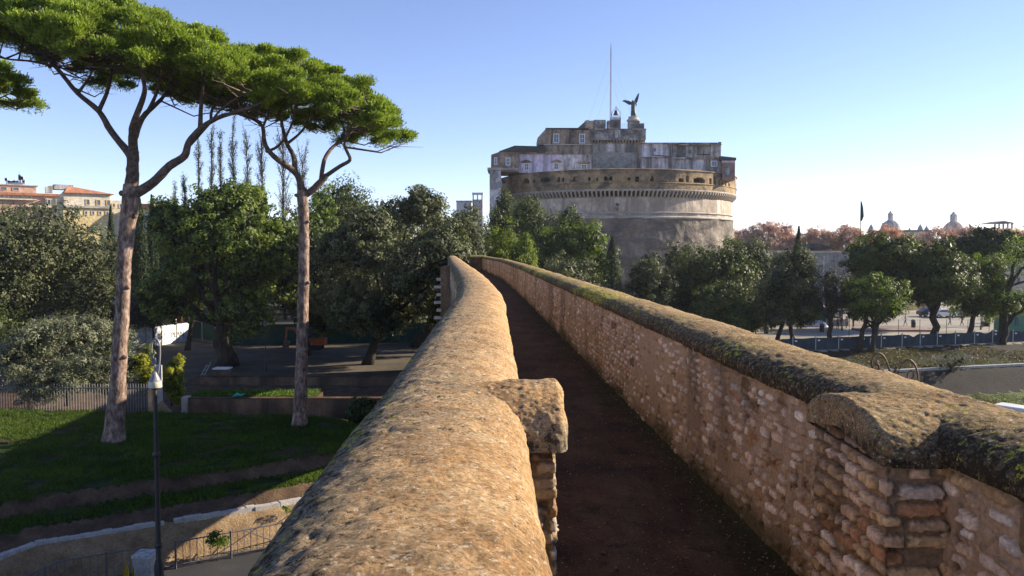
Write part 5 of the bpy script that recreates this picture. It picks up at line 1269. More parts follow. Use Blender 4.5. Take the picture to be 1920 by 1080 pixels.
# right
B((1196,438,1310,640), 118, 'sunlit grey green oak at the foot of the drum right of centre', mat='f_oak_grey', n=22000, size=.27, trunkpx=1250)
B((1262,428,1412,655), 110, 'large oak below the sunlit right edge of the drum', mat='f_oak', n=30000, size=.27, k=22, trunkpx=1330, tr=.4)
B((1350,436,1480,640), 116, 'rounded oak right of the drum with pale sunlit top', mat='f_oak_grey', n=22000, size=.27, trunkpx=1405, tr=.35)
B((1300,520,1430,660), 100, 'lower dark oak whose crown touches the right parapet', mat='f_oak', n=16000, size=.24, trunkpx=1385, tr=.35)
B((1418,455,1532,636), 97, 'silvery sunlit oak at the left side of the piazza', mat='f_oak_grey', n=30000, size=.23, trunkpx=1459, tr=.3, trunks=[(1457,-1,0),(1488,2,0)])
B((1524,488,1592,610), 93, 'thin dark tree with upright bare branches and few leaves', name='bare_tree', mat='f_bare', core=.3, n=6500, size=.17, k=16, trunkpx=1555, tr=.32, limbs=16, inner=.5, clump=.5)
B((1578,430,1722,560), 100, 'tall dark oak crown behind the twin trunk oak', mat='f_oak', n=26000, size=.25, trunkpx=1640, tr=.35)
B((1582,508,1692,612), 91, 'low spreading oak with twin trunks behind the mesh fence', mat='f_oak_green', n=21000, size=.2, trunkpx=1625, trunks=[(1612,0,-.5),(1634,-.5,.5)], tr=.32, limbs=9)
B((1690,446,1812,590), 96, 'broad oak with a forked trunk in the middle of the piazza', mat='f_oak', n=32000, size=.23, k=22, trunkpx=1752, tr=.5, limbs=12)
B((1776,462,1884,608), 101, 'oak with a yellow green sunlit right side on the piazza', mat='f_oak_green', n=26000, size=.24, trunkpx=1820, tr=.38)
B((1788,422,1912,498), 118, 'dark flat umbrella shaped crown behind the piazza oaks', 'tree', 'dark_pine', 'f_cypress', n=20000, size=.28, trunkpx=1850, tr=.35)
B((1868,540,1935,600), 97, 'small leafy low tree by the green kiosk', 'tree', 'young_tree', 'f_oak_green', n=2500, size=.2, trunkpx=1881, tr=.35)
seedc[0] += 1; rng = np.random.RandomState(77)
root = empty('bare_tree', P(1882, 640, 98)*1, 'bare forked dark tree reaching to the right edge of the photo', 'tree'); root.location.z = 0; x0 = P(1882, 600, 98).x
m = MB(); q = lambda x, y: P(x, y, 98)
m.tube([Vector((x0, 98, -.1)), q(1881, 590), q(1886, 555), q(1892, 540), q(1900, 525), q(1915, 505), q(1945, 480)], [.55,.42,.36,.3,.24,.18,.06], 10, noise=.06)
m.tube([q(1886, 556), q(1897, 520), q(1899, 500), q(1911, 480), q(1918, 455)], [.3,.2,.16,.1,.04], 8)
m.tube([q(1897, 535), q(1920, 528), q(1950, 510)], [.16,.12,.05], 8); m.build('trunk', M['bark_dark'], root, True)
C = np.concatenate([np.array(q(1900+rng.uniform(-15, 40), rng.uniform(440, 510)))+rng.normal(0, .6, (60, 3)) for _ in range(26)])
leafmesh('crown', C, rng.normal(0, 1, C.shape), .2, 1.5, M['f_oak_green'], root, rng, rng.uniform(0, 1, len(C)))
cypress(1498, 424, 560, 28, 128, 'dark pointed cypress rising behind the silvery oak', 7000, size=.26)
# autumn plane trees along the river, far
au = [(1385,428,44,'a'),(1410,424,52,'a'),(1447,410,62,'a'),(1478,420,44,'a'),(1530,424,60,'a'),(1565,436,40,'b'),(1592,420,50,'a'),(1628,430,50,'b'),(1660,424,48,'b'),(1700,440,56,'b'),(1733,448,46,'b'),(1752,424,44,'a'),(1786,436,50,'b'),(1822,418,46,'a'),(1860,420,50,'b'),(1896,428,46,'b'),(1925,430,50,'a')]
pos = ['at the castle foot','second from the castle','with the highest crown left of the flagpole','beside the pointed cypress','right of the pointed cypress','small and orange before the flagpole','just left of the flagpole','right of the flagpole','in front of the lead dome','between lead dome and palace roof','below the palace roofline','left of the reddish dome','in front of the reddish dome','right of the reddish dome','behind the dark umbrella crown','below the loggia building','at the right photo edge']
for (px, yt, w_, kd_), ps in zip(au, pos):
    B((px-w_/2-6, yt-2, px+w_/2+6, 486), 262, ('pinkish brown' if kd_ == 'a' else 'orange brown')+' autumn plane tree '+ps, mat='f_autumn' if kd_ == 'a' else 'f_autumn2', core=.3, name='plane_tree', n=9500, size=.46, k=14, tr=.35, limbs=14, inner=.5, clump=1.2, group='autumn plane trees by the river', barkm='bark_plane')
# dark moat tree by the lamp
B((1745,650,1812,716), 84, 'leafless thin tree in the shaded moat bank', name='bare_tree', mat='f_bare', core=.1, n=1500, size=.14, k=10, tr=.12, limbs=18, inner=.6, zbase=-1.2)

# ------------------------------------------------------------------ grass on lawn and ledges
rng = np.random.RandomState(8); n = 260000
gxs = rng.uniform(-42, -6, n); gys = rng.uniform(26, 50, n); sg = sdf(gxs, gys, poly)
nrl = np.interp(gxs, nl[:, 0], nl[:, 1]); ok = (sg < .12) | ((sg > .75) & (sg < 2.25) & (gys < nrl))
clp = fbm(gxs, gys, 0, .9, 4, 4) > -.10 - .14*(sg < 0); ok &= clp; vis = (gxs/gys > -.70); ok &= vis
gxs, gys = gxs[ok], gys[ok]; gi = np.clip(np.searchsorted(gx, gxs)-1, 0, len(gx)-2); gj = np.clip(np.searchsorted(gy, gys)-1, 0, len(gy)-2)
gxa, gya = np.array(gx, float), np.array(gy, float); tx = (gxs-gxa[gi])/(gxa[gi+1]-gxa[gi]); ty = (gys-gya[gj])/(gya[gj+1]-gya[gj])
gz_ = Z[gj, gi]*(1-tx)*(1-ty)+Z[gj, gi+1]*tx*(1-ty)+Z[gj+1, gi]*(1-tx)*ty+Z[gj+1, gi+1]*tx*ty
n = len(gxs); a_ = rng.uniform(0, 2*math.pi, n); hh = rng.uniform(.05, .15, n)*(1+.5*fbm(gxs, gys, 0, .8, 3, 2)); w_ = .022
dx, dy = np.cos(a_)*w_, np.sin(a_)*w_; lx, ly = rng.normal(0, .05, n), rng.normal(0, .05, n)
V = np.stack([np.stack([gxs-dx, gys-dy, gz_-.01], 1), np.stack([gxs+dx, gys+dy, gz_-.01], 1), np.stack([gxs+lx+dx*.3, gys+ly+dy*.3, gz_+hh], 1), np.stack([gxs+lx-dx*.3, gys+ly-dy*.3, gz_+hh], 1)], 1).reshape(-1, 3)
tint = np.clip(.5+.5*fbm(gxs, gys, 0, .6, 4, 12)+rng.normal(0, .18, n), 0, 1)
tag(rawmesh('grass', V, np.arange(4*n).reshape(n, 4), M['f_grass'], None, attr={'tint': ('FLOAT', 'FACE', tint)}), 'short green grass growing on the lawn and the ledge below it', 'grass', kind='stuff')

# ------------------------------------------------------------------ left: lamp, railing, pier, fences
def spline(pts, k=6):
    pts = [Vector(p) for p in pts]; q = []
    for i in range(len(pts)-1):
        a0 = pts[max(0, i-1)]; a1 = pts[i]; a2 = pts[i+1]; a3 = pts[min(len(pts)-1, i+2)]
        for j in range(k):
            t = j/k; q.append(.5*((2*a1)+(a2-a0)*t+(2*a0-5*a1+4*a2-a3)*t*t+(3*a1-a0-3*a2+a3)*t**3))
    return q+[pts[-1]]
dl = 28.0; bx = P(294.5, 900, dl).x; gz0 = -.65
lamp = empty('street_lamp', (bx, dl, gz0), 'tall dark street lamp with a curled top and one bell shaped shade, beside the railing', 'street lamp')
m = MB(); zt5 = P(0, 700, dl).z
m.lathe((bx, dl, 0), [(.16, gz0), (.16, gz0+.9), (.10, gz0+1.1), (.085, gz0+3), (.075, 5.0), (.06, zt5)], 14)
for yy in (852, 1022, 725): z = P(0, yy, dl).z; m.lathe((bx, dl, 0), [(.05, z-.12), (.12, z-.08), (.135, z), (.12, z+.06), (.05, z+.12)], 14)
m.build('pole', M['iron'], lamp, True)
m = MB(); m.tube(spline([P(296, 702, dl), P(299, 680, dl), P(300, 655, dl), P(297, 640, dl), P(291.5, 635, dl), P(286, 641, dl), P(284, 658, dl), P(285, 675, dl), P(288, 684, dl), P(291, 679, dl), P(290, 671, dl)]), .032, 8)
m.tube(spline([P(294, 702, dl), P(291, 690, dl), P(287, 672, dl), P(289, 660, dl), P(292, 664, dl)]), .024, 6); m.build('scroll_bracket', M['lamp_grey'], lamp, True)
c = P(290.5, 696, dl); s = dl/F
sh = MB().lathe((c.x, dl-.02, c.z), [(.0, 0), (.08, -.01), (.10, -6*s), (.15, -12*s), (.19, -17*s), (.225, -19*s)], 20).build('lamp_shade', M['lamp_grey'], lamp, True)
MB().lathe((c.x, dl-.02, c.z), [(.225, -19*s), (.235, -30*s), (.22, -31*s), (.0, -27*s)], 20).build('shade_rim', M['lamp_white'], sh, True)
def alongrail(s_): return dens(offline(s_), .25)
rail = alongrail(5.25); zr0 = -.62; rail = [r for r in rail if r[0] > -19 and r[0] < -3.0]
# extend beyond the last point
t = rail[-1]-rail[-2]; t /= np.linalg.norm(t)
for k_ in range(1, 16): rail.append(rail[-1]+t*.25)
gp = min(rail, key=lambda r: abs(r[0]-P(273, 1000, 28.6).x)); gpi = [i for i, r in enumerate(rail) if r is gp][0]
def railing(rs, label):
    c = rs[len(rs)//2]; root = empty('iron_railing', (c[0], c[1], zr0), label, 'railing', 'iron railings along the street'); m = MB()
    for h in (.12, 1.0): m.tube([(r[0], r[1], zr0+h) for r in rs], .026 if h > .5 else .02, 6)
    m.build('rails', M['iron_grey'], root); m = MB()
    for r in rs: m.box((r[0]-.011, r[1]-.011, zr0+.1), (r[0]+.011, r[1]+.011, zr0+1.0))
    m.build('bars', M['iron_grey'], root); m = MB()
    for r in rs[::8]: MB().box((r[0]-.03, r[1]-.03, zr0-.05), (r[0]+.03, r[1]+.03, zr0+1.06)).build('post', M['iron_grey'], root)
    return root
railing(rail[:gpi-1], 'grey iron railing left of the white topped pier at the bottom edge')
r2_ = railing(rail[gpi+2:], 'grey iron railing between the white topped pier and the walkway wall')
m = MB(); e = [r for r in rail if r[0] > -9.9][0:1]
i0 = [i for i, r in enumerate(rail) if r[0] > P(440, 1000, 30.5).x][0]
for (i, j, h0, h1) in ((i0, i0+6, 1.0, .15), (i0-5, i0+5, .12, 1.35), (i0+5, i0+9, 1.0, 1.5)):
    if j < len(rail): m.tube([(rail[i][0], rail[i][1]-.04, zr0+h0), (rail[j][0], rail[j][1]-.04, zr0+h1)], .022, 5)
m.build('braces', M['iron_grey'], r2_)
pxp = P(273, 1036, 28.6); root = empty('gate_pier', (pxp.x, 28.6, zr0), 'square worn brick pier with white speckled cap beside the street lamp', 'pier')
M['chalky'] = surf('chalky_stone', [(.20,.18,.16), (.45,.44,.43), (.68,.68,.70)], 7, fine=30, bmp=.8)
MB().box((pxp.x-.33, 28.27, zr0-.1), (pxp.x+.33, 28.93, pxp.z-.1)).build('shaft', M['kerb'], root); MB().box((pxp.x-.36, 28.24, pxp.z-.1), (pxp.x+.36, 28.96, pxp.z)).build('cap', M['chalky'], root)
p = P(237, 1052, 27.6); V = []; m = MB()
for (dx_, h_, w_, yy) in ((0, .85, .10, 0), (.14, .62, .07, .1), (-.1, .5, .07, .05)):
    m.add([(p.x+dx_-w_, 27.6+yy, zr0), (p.x+dx_+w_, 27.62+yy, zr0), (p.x+dx_*1.3+w_*.7, 27.6+yy, zr0+h_*.6+.35), (p.x+dx_*1.6, 27.55+yy, zr0+h_+.35), (p.x+dx_*1.3-w_*.7, 27.6+yy, zr0+h_*.6+.35), (p.x+dx_, 27.75+yy, zr0+h_*.5+.3)], [(0,1,2,5),(5,2,3),(5,3,4),(0,5,4)])
tag(m.build('agave_plant', M['yellow']), 'yellowish pointed leaves sticking up beside the white topped pier', 'plant')
# road shoulder slab under the railing
# picket fence behind the lawn
pf = empty('picket_fence', (P(230, 775, 50.5).x, 50.5, 1.0), 'pale iron picket fence between the silver shrub and the lawn', 'fence'); m = MB(); q = MB()
for k_ in range(0, 60):
    px = -20+k_*5.1; p = P(px, 770, 50.6-.25*0)
    m.box((p.x-.018, 50.58, .5), (p.x+.018, 50.62, 2.9))
q.box((P(-25, 770, 50.6).x, 50.57, .85), (P(281, 770, 50.6).x, 50.63, .9)); q.box((P(-25, 770, 50.6).x, 50.57, 2.6), (P(281, 770, 50.6).x, 50.63, 2.66))
m.build('bars', M['picket'], pf); q.build('rails', M['picket'], pf)
c = P(283.5, 775, 50.3); root = empty('fence_post', (c.x, 50.3, .8), 'orange brick gate post with a white painted pillar at the fence end', 'post')
MB().box((c.x-.13, 50.17, .4), (c.x+.13, 50.43, 2.6)).build('brick_post', M['brick'], root); MB().box((c.x+.16, 50.5, .4), (c.x+.62, 50.62, 4.1)).build('white_pillar', M['kerb'], root)
a = P(287, 778, 50); rw_ = MB().prism([(a.x, .3), (a.x+1.15, .3), (a.x+1.2, 1.1), (a.x+.5, 1.9), (a.x+.1, 1.3)], 49.9, 50.2).build('ramp_wall', M['scarp']); tag(rw_, 'small sloping stucco ramp wall beside the brick gate post', 'wall')
a, b = P(350, 745, 54), P(745, 745, 54); root = empty('retaining_wall', ((a.x+b.x)/2, 54, 0), 'low brown retaining wall with grass on top beyond the lawn', 'wall')
zt6 = P(0, 748, 54).z; MB().box((a.x, 54, -.5), (b.x, 54.5, zt6)).build('wall', M['wallbody'], root); MB().box((a.x-.02, 53.96, zt6), (b.x, 54.55, zt6+.06)).build('coping', M['soil'], root)
st = MB().box((a.x-.25, 53.7, .2), (a.x+.1, 54.5, zt6+.15)).build('end_stone', M['quoin'], root)
strip = MB(); ga, gb = a.x+.2, P(560, 745, 55.5).x
rng = np.random.RandomState(12); n = 5000; C = np.stack([rng.uniform(ga-.5, P(590, 745, 55).x, n), rng.uniform(54.6, 57, n), 0*rng.rand(n)], 1); C[:, 2] = zt6+rng.uniform(-.1, .22, n)*(1+.6*fbm(C[:, 0], C[:, 1], 0, 2, 2, 3))
MB().box((a.x, 54.52, -.5), (P(600, 745, 56).x, 56.9, zt6-.03)).build('grass_strip', M['turf'], root)
o = leafmesh('verge_plants', C, rng.normal(0, 1, (n, 3)), .13, 2, M['f_weed'], None, rng, rng.rand(n)); tag(o, 'bright green weeds growing along the top of the low retaining wall', 'weeds', kind='stuff')
tn = MB(); c = P(444, 741, 54.3); 
tn.tube([c+Vector((-.28, 0, -.12)), c+Vector((0, .05, .05)), c+Vector((.3, 0, .0)), c+Vector((.55, 0, .12))], [.05, .12, .08, .02], 7, noise=.3); tag(tn.build('netting', M['teal'], None, True), 'small crumpled turquoise net lying on the low retaining wall', 'net')
a, b = P(300, 706, 67), P(770, 706, 67); root = empty('low_brick_wall', ((a.x+b.x)/2, 67, 0), 'long low brick wall in shadow along the front edge of the yard', 'wall'); zt7 = P(0, 707, 67).z
MB().box((a.x+3, 67, -.5), (b.x, 67.45, zt7)).build('wall', M['wallbody'], root)
MB().box((a.x+3, 66.95, zt7), (b.x, 67.5, zt7+.08)).build('coping', M['soil'], root)
c = P(418, 700, 70); root = empty('stone_block', (c.x, 70, 0), 'white capped stone block in front of the thick oak trunk', 'block'); zz_ = P(0, 689, 70).z
MB().box((c.x-.65, 69.5, 0), (c.x+.65, 70.4, zz_-.1)).build('shaft', M['wallbody'], root); MB().box((c.x-.72, 69.43, zz_-.1), (c.x+.72, 70.47, zz_)).build('cap', M['white'], root)
m = MB(); m.tube([P(379, 712, 68), P(395, 680, 70)], .05, 6); m.tube([P(372, 712, 68), P(388, 684, 70)], .05, 6)
for f in (.1, .35, .6, .85): m.tube([P(379, 712, 68).lerp(P(395, 680, 70), f), P(372, 712, 68).lerp(P(388, 684, 70), f)], .03, 5)
tag(m.build('site_ladder', M['steel']), 'pale metal ladder leaning on the low brick wall left of the oak trunk', 'ladder')
MB_ = MB().box((P(410, 690, 73).x, 73, 0), (P(412, 690, 73).x, 73.1, .1))
# hoardings of the yard
def hoarding(x0, x1, d0, d1, z1, mat, name, label, n, z0=0.02, group=None, postmat='steel'):
    a = P(x0, 600, d0); b = P(x1, 600, d1); a.z = b.z = 0; root = empty(name, (a+b)/2, label, 'fence', group); t = (b-a); L = t.length; t /= L; nn_ = Vector((t.y, -t.x, 0)); nn_ = nn_ if nn_.y < 0 else -nn_
    for i in range(n):
        p0, p1 = a+t*(L*i/n+.03), a+t*(L*(i+1)/n-.03); c = (p0+p1)/2; c.z = (z0+z1)/2
        mb = MB(); mb.obox(c, t*((p1-p0).length/2), nn_*.03, (0, 0, (z1-z0)/2)); mb.build('panel', M[mat], root)
        q = MB(); q.obox(Vector((p0.x, p0.y, z1/2))+nn_*.06, t*.05, nn_*.05, (0, 0, z1/2+.05)); q.build('post', M[postmat], root)
    return root, a, t, nn_, L
hoarding(430, 850, 94, 98, 2.5, 'hoard', 'green_hoarding', 'dark green construction hoarding behind the yard and the oaks', 14, postmat='hoard')
hoarding(356, 430, 102, 96, 2.3, 'hoard', 'green_hoarding', 'short green hoarding between the white banner fence and the oak trunk', 3, postmat='steel')
root, a, t, nn_, L = hoarding(240, 357, 90, 99.5, 2.3, 'banner', 'banner_fence', 'white printed banner fence at the back left of the yard', 4)
tc = bpy.data.curves.new('lettering', 'FONT'); tc.body = 'PLAN'; tc.size = .9; tc.extrude = .01
to = bpy.data.objects.new('lettering', tc); me = bpy.data.meshes.new_from_object(to); bpy.data.objects.remove(to)
me.materials.append(M['iron_grey']); to = bpy.data.objects.new('lettering', me); COL.objects.link(to); to.parent = root
ang = math.atan2(t.y, t.x); to.rotation_euler = (math.pi/2, 0, ang); to.location = a+t*(L*.66)+nn_*.06+Vector((0, 0, .75))-root.location
m = MB(); c = P(330, 612, 101); m.tube([(c.x, 101, 0), (c.x, 101, 5.5)], .07, 6); tag(m.build('thin_pole', M['white']), 'thin white pole standing behind the banner fence', 'pole')
m = MB(); c = P(333, 613, 101.5); m.box((c.x-.6, 101.4, 0), (c.x+.6, 101.45, 2.95)); m.box((c.x-.62, 101.36, 2.6), (c.x+.62, 101.39, 2.9)); tag(m.build('orange_barrier', M['orange']), 'orange barrier sheet showing above the banner fence', 'barrier')
# scaffolded green building
root = empty('scaffold', (P(612, 600, 104).x, 104, 0), 'green netted scaffold with pale diagonal braces behind the second pine', 'scaffold')
for i, (x0, x1) in enumerate(((575, 606), (606, 640), (640, 700))): blockpx('net_panel', x0+.3, 560, x1-.3, 650, 104, .1, M['hoard'], par=root, bottomz=0)
m = MB(); 
for x in (575, 606, 640, 700): m.tube([P(x, 640, 103.7), P(x, 555, 103.7)], .05, 5)
for y in (579, 612): m.tube([P(575, y, 103.7), P(700, y, 103.7)], .05, 5)
m.tube([P(596, 616, 103.6), P(632, 580, 103.6)], .05, 5); m.tube([P(606, 590, 103.6), P(640, 560, 103.6)], .05, 5); m.build('tubes', M['steel'], root)
# small excavator
ex = empty('excavator', (P(585, 660, 91).x, 91, 0), 'small excavator with orange boom and dark cab, parked behind the second pine trunk', 'excavator'); s = 91/F; c = ex.location
m = MB()
for yy in (-.75, .55): m.prism([(c.x-1.1, .12), (c.x-.9, 0), (c.x+1.0, 0), (c.x+1.2, .12), (c.x+1.2, .38), (c.x+1.0, .5), (c.x-.9, .5), (c.x-1.1, .38)], 91+yy, 91+yy+.35)
m.build('tracks', M['tyre'], ex)
MB().box((c.x-.8, 90.2, .55), (c.x+1.6, 91.7, 1.3)).build('body', M['orange'], ex)
cb = MB().box((c.x-.5, 90.4, 1.3), (c.x+.75, 91.4, 2.4)).build('cab', M['glass'], ex); MB().box((c.x-.6, 90.3, 2.4), (c.x+.85, 91.5, 2.5)).build('roof', M['white'], cb)
MB().tube([(c.x-.8, 90.9, 1.0), (c.x-2.0, 90.9, 2.35), (c.x-2.9, 90.9, 2.4)], [.16, .2, .12], 6).build('boom', M['orange'], ex)
MB().tube([(c.x-2.8, 90.9, 2.5), (c.x-2.95, 90.9, .9)], [.14, .1], 6).build('dipper_arm', M['orange'], ex)
MB().prism([(c.x-3.3, .25), (c.x-2.7, .15), (c.x-2.55, .95), (c.x-3.1, 1.0)], 90.6, 91.2).build('bucket', M['iron_rust'], ex)
for i in range(2): MB().lathe((c.x+1.35, 90.1-.05+i*.2, 1.7), [(.0, -.18), (.2, -.12), (.2, .12), (0, .18)], 12).build('headlight', M['orange'], ex)
def thinlamp(px, d, h, label, r=.05, name='lamp_post'):
    x = P(px, 600, d).x; g = groundz(x, d); root = empty(name, (x, d, g), label, 'lamp post')
    MB().lathe((x, d, g), [(r*2.6, 0), (r*2.2, .5), (r, .8), (r*.8, h)], 8).build('pole', M['iron'], root)
    MB().lathe((x, d, g+h), [(.05, 0), (.16, .08), (.19, .4), (.1, .55), (0, .62)], 8).build('lantern', M['iron_grey'], root)
thinlamp(497, 74.5, 4.2, 'slim dark lamp post standing in the sunlit part of the yard')
thinlamp(1592.5, 93.5, 5.2, 'slim dark lamp post between the bare tree and the twin trunk oak', .04)
thinlamp(1579, 112, 3.0, 'short dark lamp post near the people left of the twin trunk oak')
thinlamp(1839.5, 113, 3.1, 'short dark post with box, right of the yellow green oak')
thinlamp(1463, 128, 4.5, 'slim lamp post hidden between the oaks left of the piazza')

# ------------------------------------------------------------------ piazza side
rng = np.random.RandomState(61)
for nm_, n_, mt_, sz_, thr, lab_ in (('dry_weeds', 42000, 'f_dry', .30, -.15, 'dry brown weeds and litter covering the shaded moat bank'), ('bank_grass', 30000, 'f_weed2', .24, .06, 'patches of green grass on the moat bank and moat floor')):
    dy_ = rng.uniform(58, 99, n_); dx_ = dy_*rng.uniform(.22, .72, n_); srr = (dx_-fence_a.x)*fnor.x+(dy_-fence_a.y)*fnor.y
    ok_ = (srr > .6) & ((srr < 8.8) | (srr > 12)) & (fbm(dx_, dy_, 0, .22, 4, 5+n_) > thr); dx_, dy_ = dx_[ok_], dy_[ok_]
    zz2 = np.array([groundz(a_, b_) for a_, b_ in zip(dx_, dy_)]); C = np.stack([dx_, dy_, zz2+rng.uniform(0, .16, len(dx_))], 1)
    if mt_ not in M: M[mt_] = foliage(mt_, *(((.035, .026, .015), (.14, .105, .06)) if mt_ == 'f_dry' else ((.02, .035, .008), (.13, .16, .03))), .25)
    tag(leafmesh(nm_, C, rng.normal(0, 1, C.shape), sz_, 3, M[mt_], None, rng, np.clip(.5+.5*fbm(dx_, dy_, 0, .5, 3, 3)+rng.normal(0, .2, len(dx_)), 0, 1)), lab_, 'weeds' if mt_ == 'f_dry' else 'grass', kind='stuff')
fpx = [1310,1348,1395,1442,1487,1530,1573,1614,1653,1692,1726,1758,1792,1828,1862,1900,1940,1985]
pts = []
for px in fpx:
    a_, b_, c_ = ray(px, 600); # intersect with fence line in plan
    # point = k*(a,b); solve on line fence_a + t*fdir
    den = a_*fdir.y - b_*fdir.x; k_ = (fence_a.x*fdir.y - fence_a.y*fdir.x)/den; pts.append(Vector((a_*k_, b_*k_, 0)))
mf = empty('mesh_fence', (pts[8].x, pts[8].y, 0), 'long dark blue green mesh site fence along the edge of the piazza', 'fence')
rng = random.Random(5)
for i in range(len(pts)-1):
    a, b = pts[i], pts[i+1]; t = (b-a).normalized(); nn_ = -fnor if fnor.y > 0 else fnor; L = (b-a).length; H_ = 1.42; k_ = 8
    V = []
    for j in range(k_+1):
        sag = .07*math.sin(math.pi*j/k_)*rng.uniform(.5, 1.2) + (.28*math.exp(-((j-5)/1.2)**2) if i in (9, 13) else 0)
        p = a+t*(L*j/k_); bul = nn_*(.05*math.sin(j*2.1+i)); V += [Vector((p.x, p.y, .03))+bul, Vector((p.x, p.y, H_-sag))+bul*.5]
    V2 = V + [v - nn_*.02 for v in V]; n2 = len(V)
    Fq = [(2*j, 2*j+2, 2*j+3, 2*j+1) for j in range(k_)] + [(n2+2*j, n2+2*j+1, n2+2*j+3, n2+2*j+2) for j in range(k_)] + [(2*j+1, 2*j+3, n2+2*j+3, n2+2*j+1) for j in range(k_)]
    pan = rawmesh('mesh_panel', V2, Fq, M['hoard_blue'], mf)
    q = MB(); q.obox((a.x, a.y, .8), t*.045, nn_*.05, (0, 0, .8)); q.build('post', M['steel'], mf)
    if 3 < i: MB().obox(a+t*.38+nn_*.09+Vector((0, 0, 1.1)), t*.14, nn_*.01, (0, 0, .08)).build('tag_plate', M['white'], mf)
a = pts[7]; t = (pts[8]-pts[7]).normalized(); s_ = MB().obox(a+t*1.45+fnor*(.12 if fnor.y < 0 else -.12)+Vector((0, 0, .72)), t*.22, fnor*.01, (0, 0, .42)).build('notice_sheet', M['white'], mf)
# wire fence further back on the piazza
wf = empty('wire_fence', (P(1700, 600, 108).x, 108, 0), 'thin wire fence with slender posts crossing the piazza', 'fence'); m = MB(); q = MB()
for px in (1648, 1685, 1725, 1775, 1815, 1855): x = P(px, 600, 106).x; MB().box((x-.025, 105.97, 0), (x+.025, 106.02, 2.1)).build('post', M['iron_grey'], wf)
for z in (.4, 1.2, 2.0): q.tube([(P(1640, 600, 106).x, 106, z), (P(1860, 600, 106).x, 106, z)], .012, 4)
q.build('wires', M['iron_grey'], wf)
tag(MB().obox((P(1675, 600, 112).x, 112, .12), (5.2, 0, 0), (0, 1.6, 0), (0, 0, .12)).build('low_stage', M['redbrown']), 'flat reddish brown excavated patch with low boards on the piazza', 'boards')
for i, (px, lab) in enumerate(((1437, 'white printed hoarding panel left of the slim oak trunk'), (1452, 'yellow and white poster panel behind the silvery oak trunk'), (1478, 'bluish white poster panel behind the silvery oak'), (1494, 'pale poster panel at the right end of the poster row'))):
    x = P(px, 600, 121).x; root = empty('poster_panel', (x, 121, 0), lab, 'poster panel', 'poster panels behind the piazza oaks')
    MB().box((x-.62, 121, .1), (x+.62, 121.08, 2.1)).build('sheet', M['banner'], root); MB().box((x-.4, 120.97, .9), (x+.3, 120.995, 1.5)).build('print', M['yellow' if i == 1 else 'iron_grey' if i == 3 else 'lilac'], root)
    q = MB().box((x-.68, 121.02, 0), (x-.62, 121.1, 2.2)).box((x+.62, 121.02, 0), (x+.68, 121.1, 2.2)); q.build('frame', M['steel'], root)
root = empty('green_site_hut', (P(1535, 600, 124).x, 124, 0), 'dark green site hut with flat roof behind the bare tree', 'hut')
a, b = P(1502, 600, 124), P(1566, 600, 124); MB().box((a.x, 124, 0), (b.x, 127, 2.3)).build('walls', M['hoard'], root); MB().box((a.x-.2, 123.8, 2.3), (b.x+.2, 127.2, 2.45)).build('roof', M['kerb'], root)
root = empty('white_tarpaulin', (P(1531, 616, 118).x, 118, 0), 'heap of sacks under a pale tarpaulin in front of the green hut', 'heap')
V = []; nx_, ny_ = 26, 12; X_, Y_ = np.meshgrid(np.linspace(-1.5, 1.5, nx_), np.linspace(-.8, .8, ny_)); Z_ = .85*np.clip(1-(X_/1.5)**4, 0, 1)*np.clip(1-(Y_/.8)**4, 0, 1)+.12*fbm(X_, Y_, 0, 2.5, 3, 5)*(np.abs(X_) < 1.4)
ix = np.arange(X_.size).reshape(X_.shape); x0 = P(1531, 616, 118).x
rawmesh('tarpaulin', np.stack([X_+x0, Y_+118, Z_], -1).reshape(-1, 3), np.stack([ix[:-1, :-1], ix[:-1, 1:], ix[1:, 1:], ix[1:, :-1]], -1).reshape(-1, 4), M['banner'], root, True)
root = empty('kiosk', (P(1572, 600, 119).x, 119, 0), 'small open kiosk with dark flat roof left of the standing people', 'kiosk'); x0 = P(1572, 600, 119).x
MB().box((x0-1.7, 118.3, 2.25), (x0+1.5, 120.5, 2.4)).build('roof', M['roofdark'], root); MB().box((x0-1.4, 118.6, 0), (x0+1.2, 120.2, 1.0)).build('counter', M['keep_up'], root)
MB().box((x0-1.3, 120.1, 1.0), (x0+1.1, 120.2, 2.25)).build('back_wall', M['iron_grey'], root)
for q_ in (-1.4, 1.2): MB().box((x0+q_-.05, 118.4, 0), (x0+q_+.05, 118.5, 2.25)).build('post', M['iron'], root)
for q_ in (-.6, .2): MB().box((x0+q_-.25, 120.04, 1.2), (x0+q_+.25, 120.09, 1.9)).build('sign_sheet', M['white'], root)
def bin_(px, d, label):
    x = P(px, 600, d).x; g = groundz(x, d); root = empty('litter_bin', (x, d, g), label, 'bin', 'bins on the piazza')
    MB().lathe((x, d, g), [(.26, 0), (.30, .1), (.33, .85), (.30, .9)], 14).build('bin_body', M['iron'], root); MB().lathe((x, d, g+.95), [(.36, 0), (.34, .12), (.15, .25), (0, .27)], 14).build('lid', M['iron_grey'], root)
    MB().box((x-.03, d-.3, g+.85), (x+.03, d-.27, g+1.0)).build('bracket', M['steel'], root)
bin_(1713, 116, 'dark bin on the open piazza left of the forked oak'); bin_(1541.5, 110, 'dark bin left of the bare tree trunk'); bin_(1864, 101, 'dark bin just behind the mesh fence near the right edge'); bin_(1437, 108, 'dark bin under the oaks at the left of the piazza')
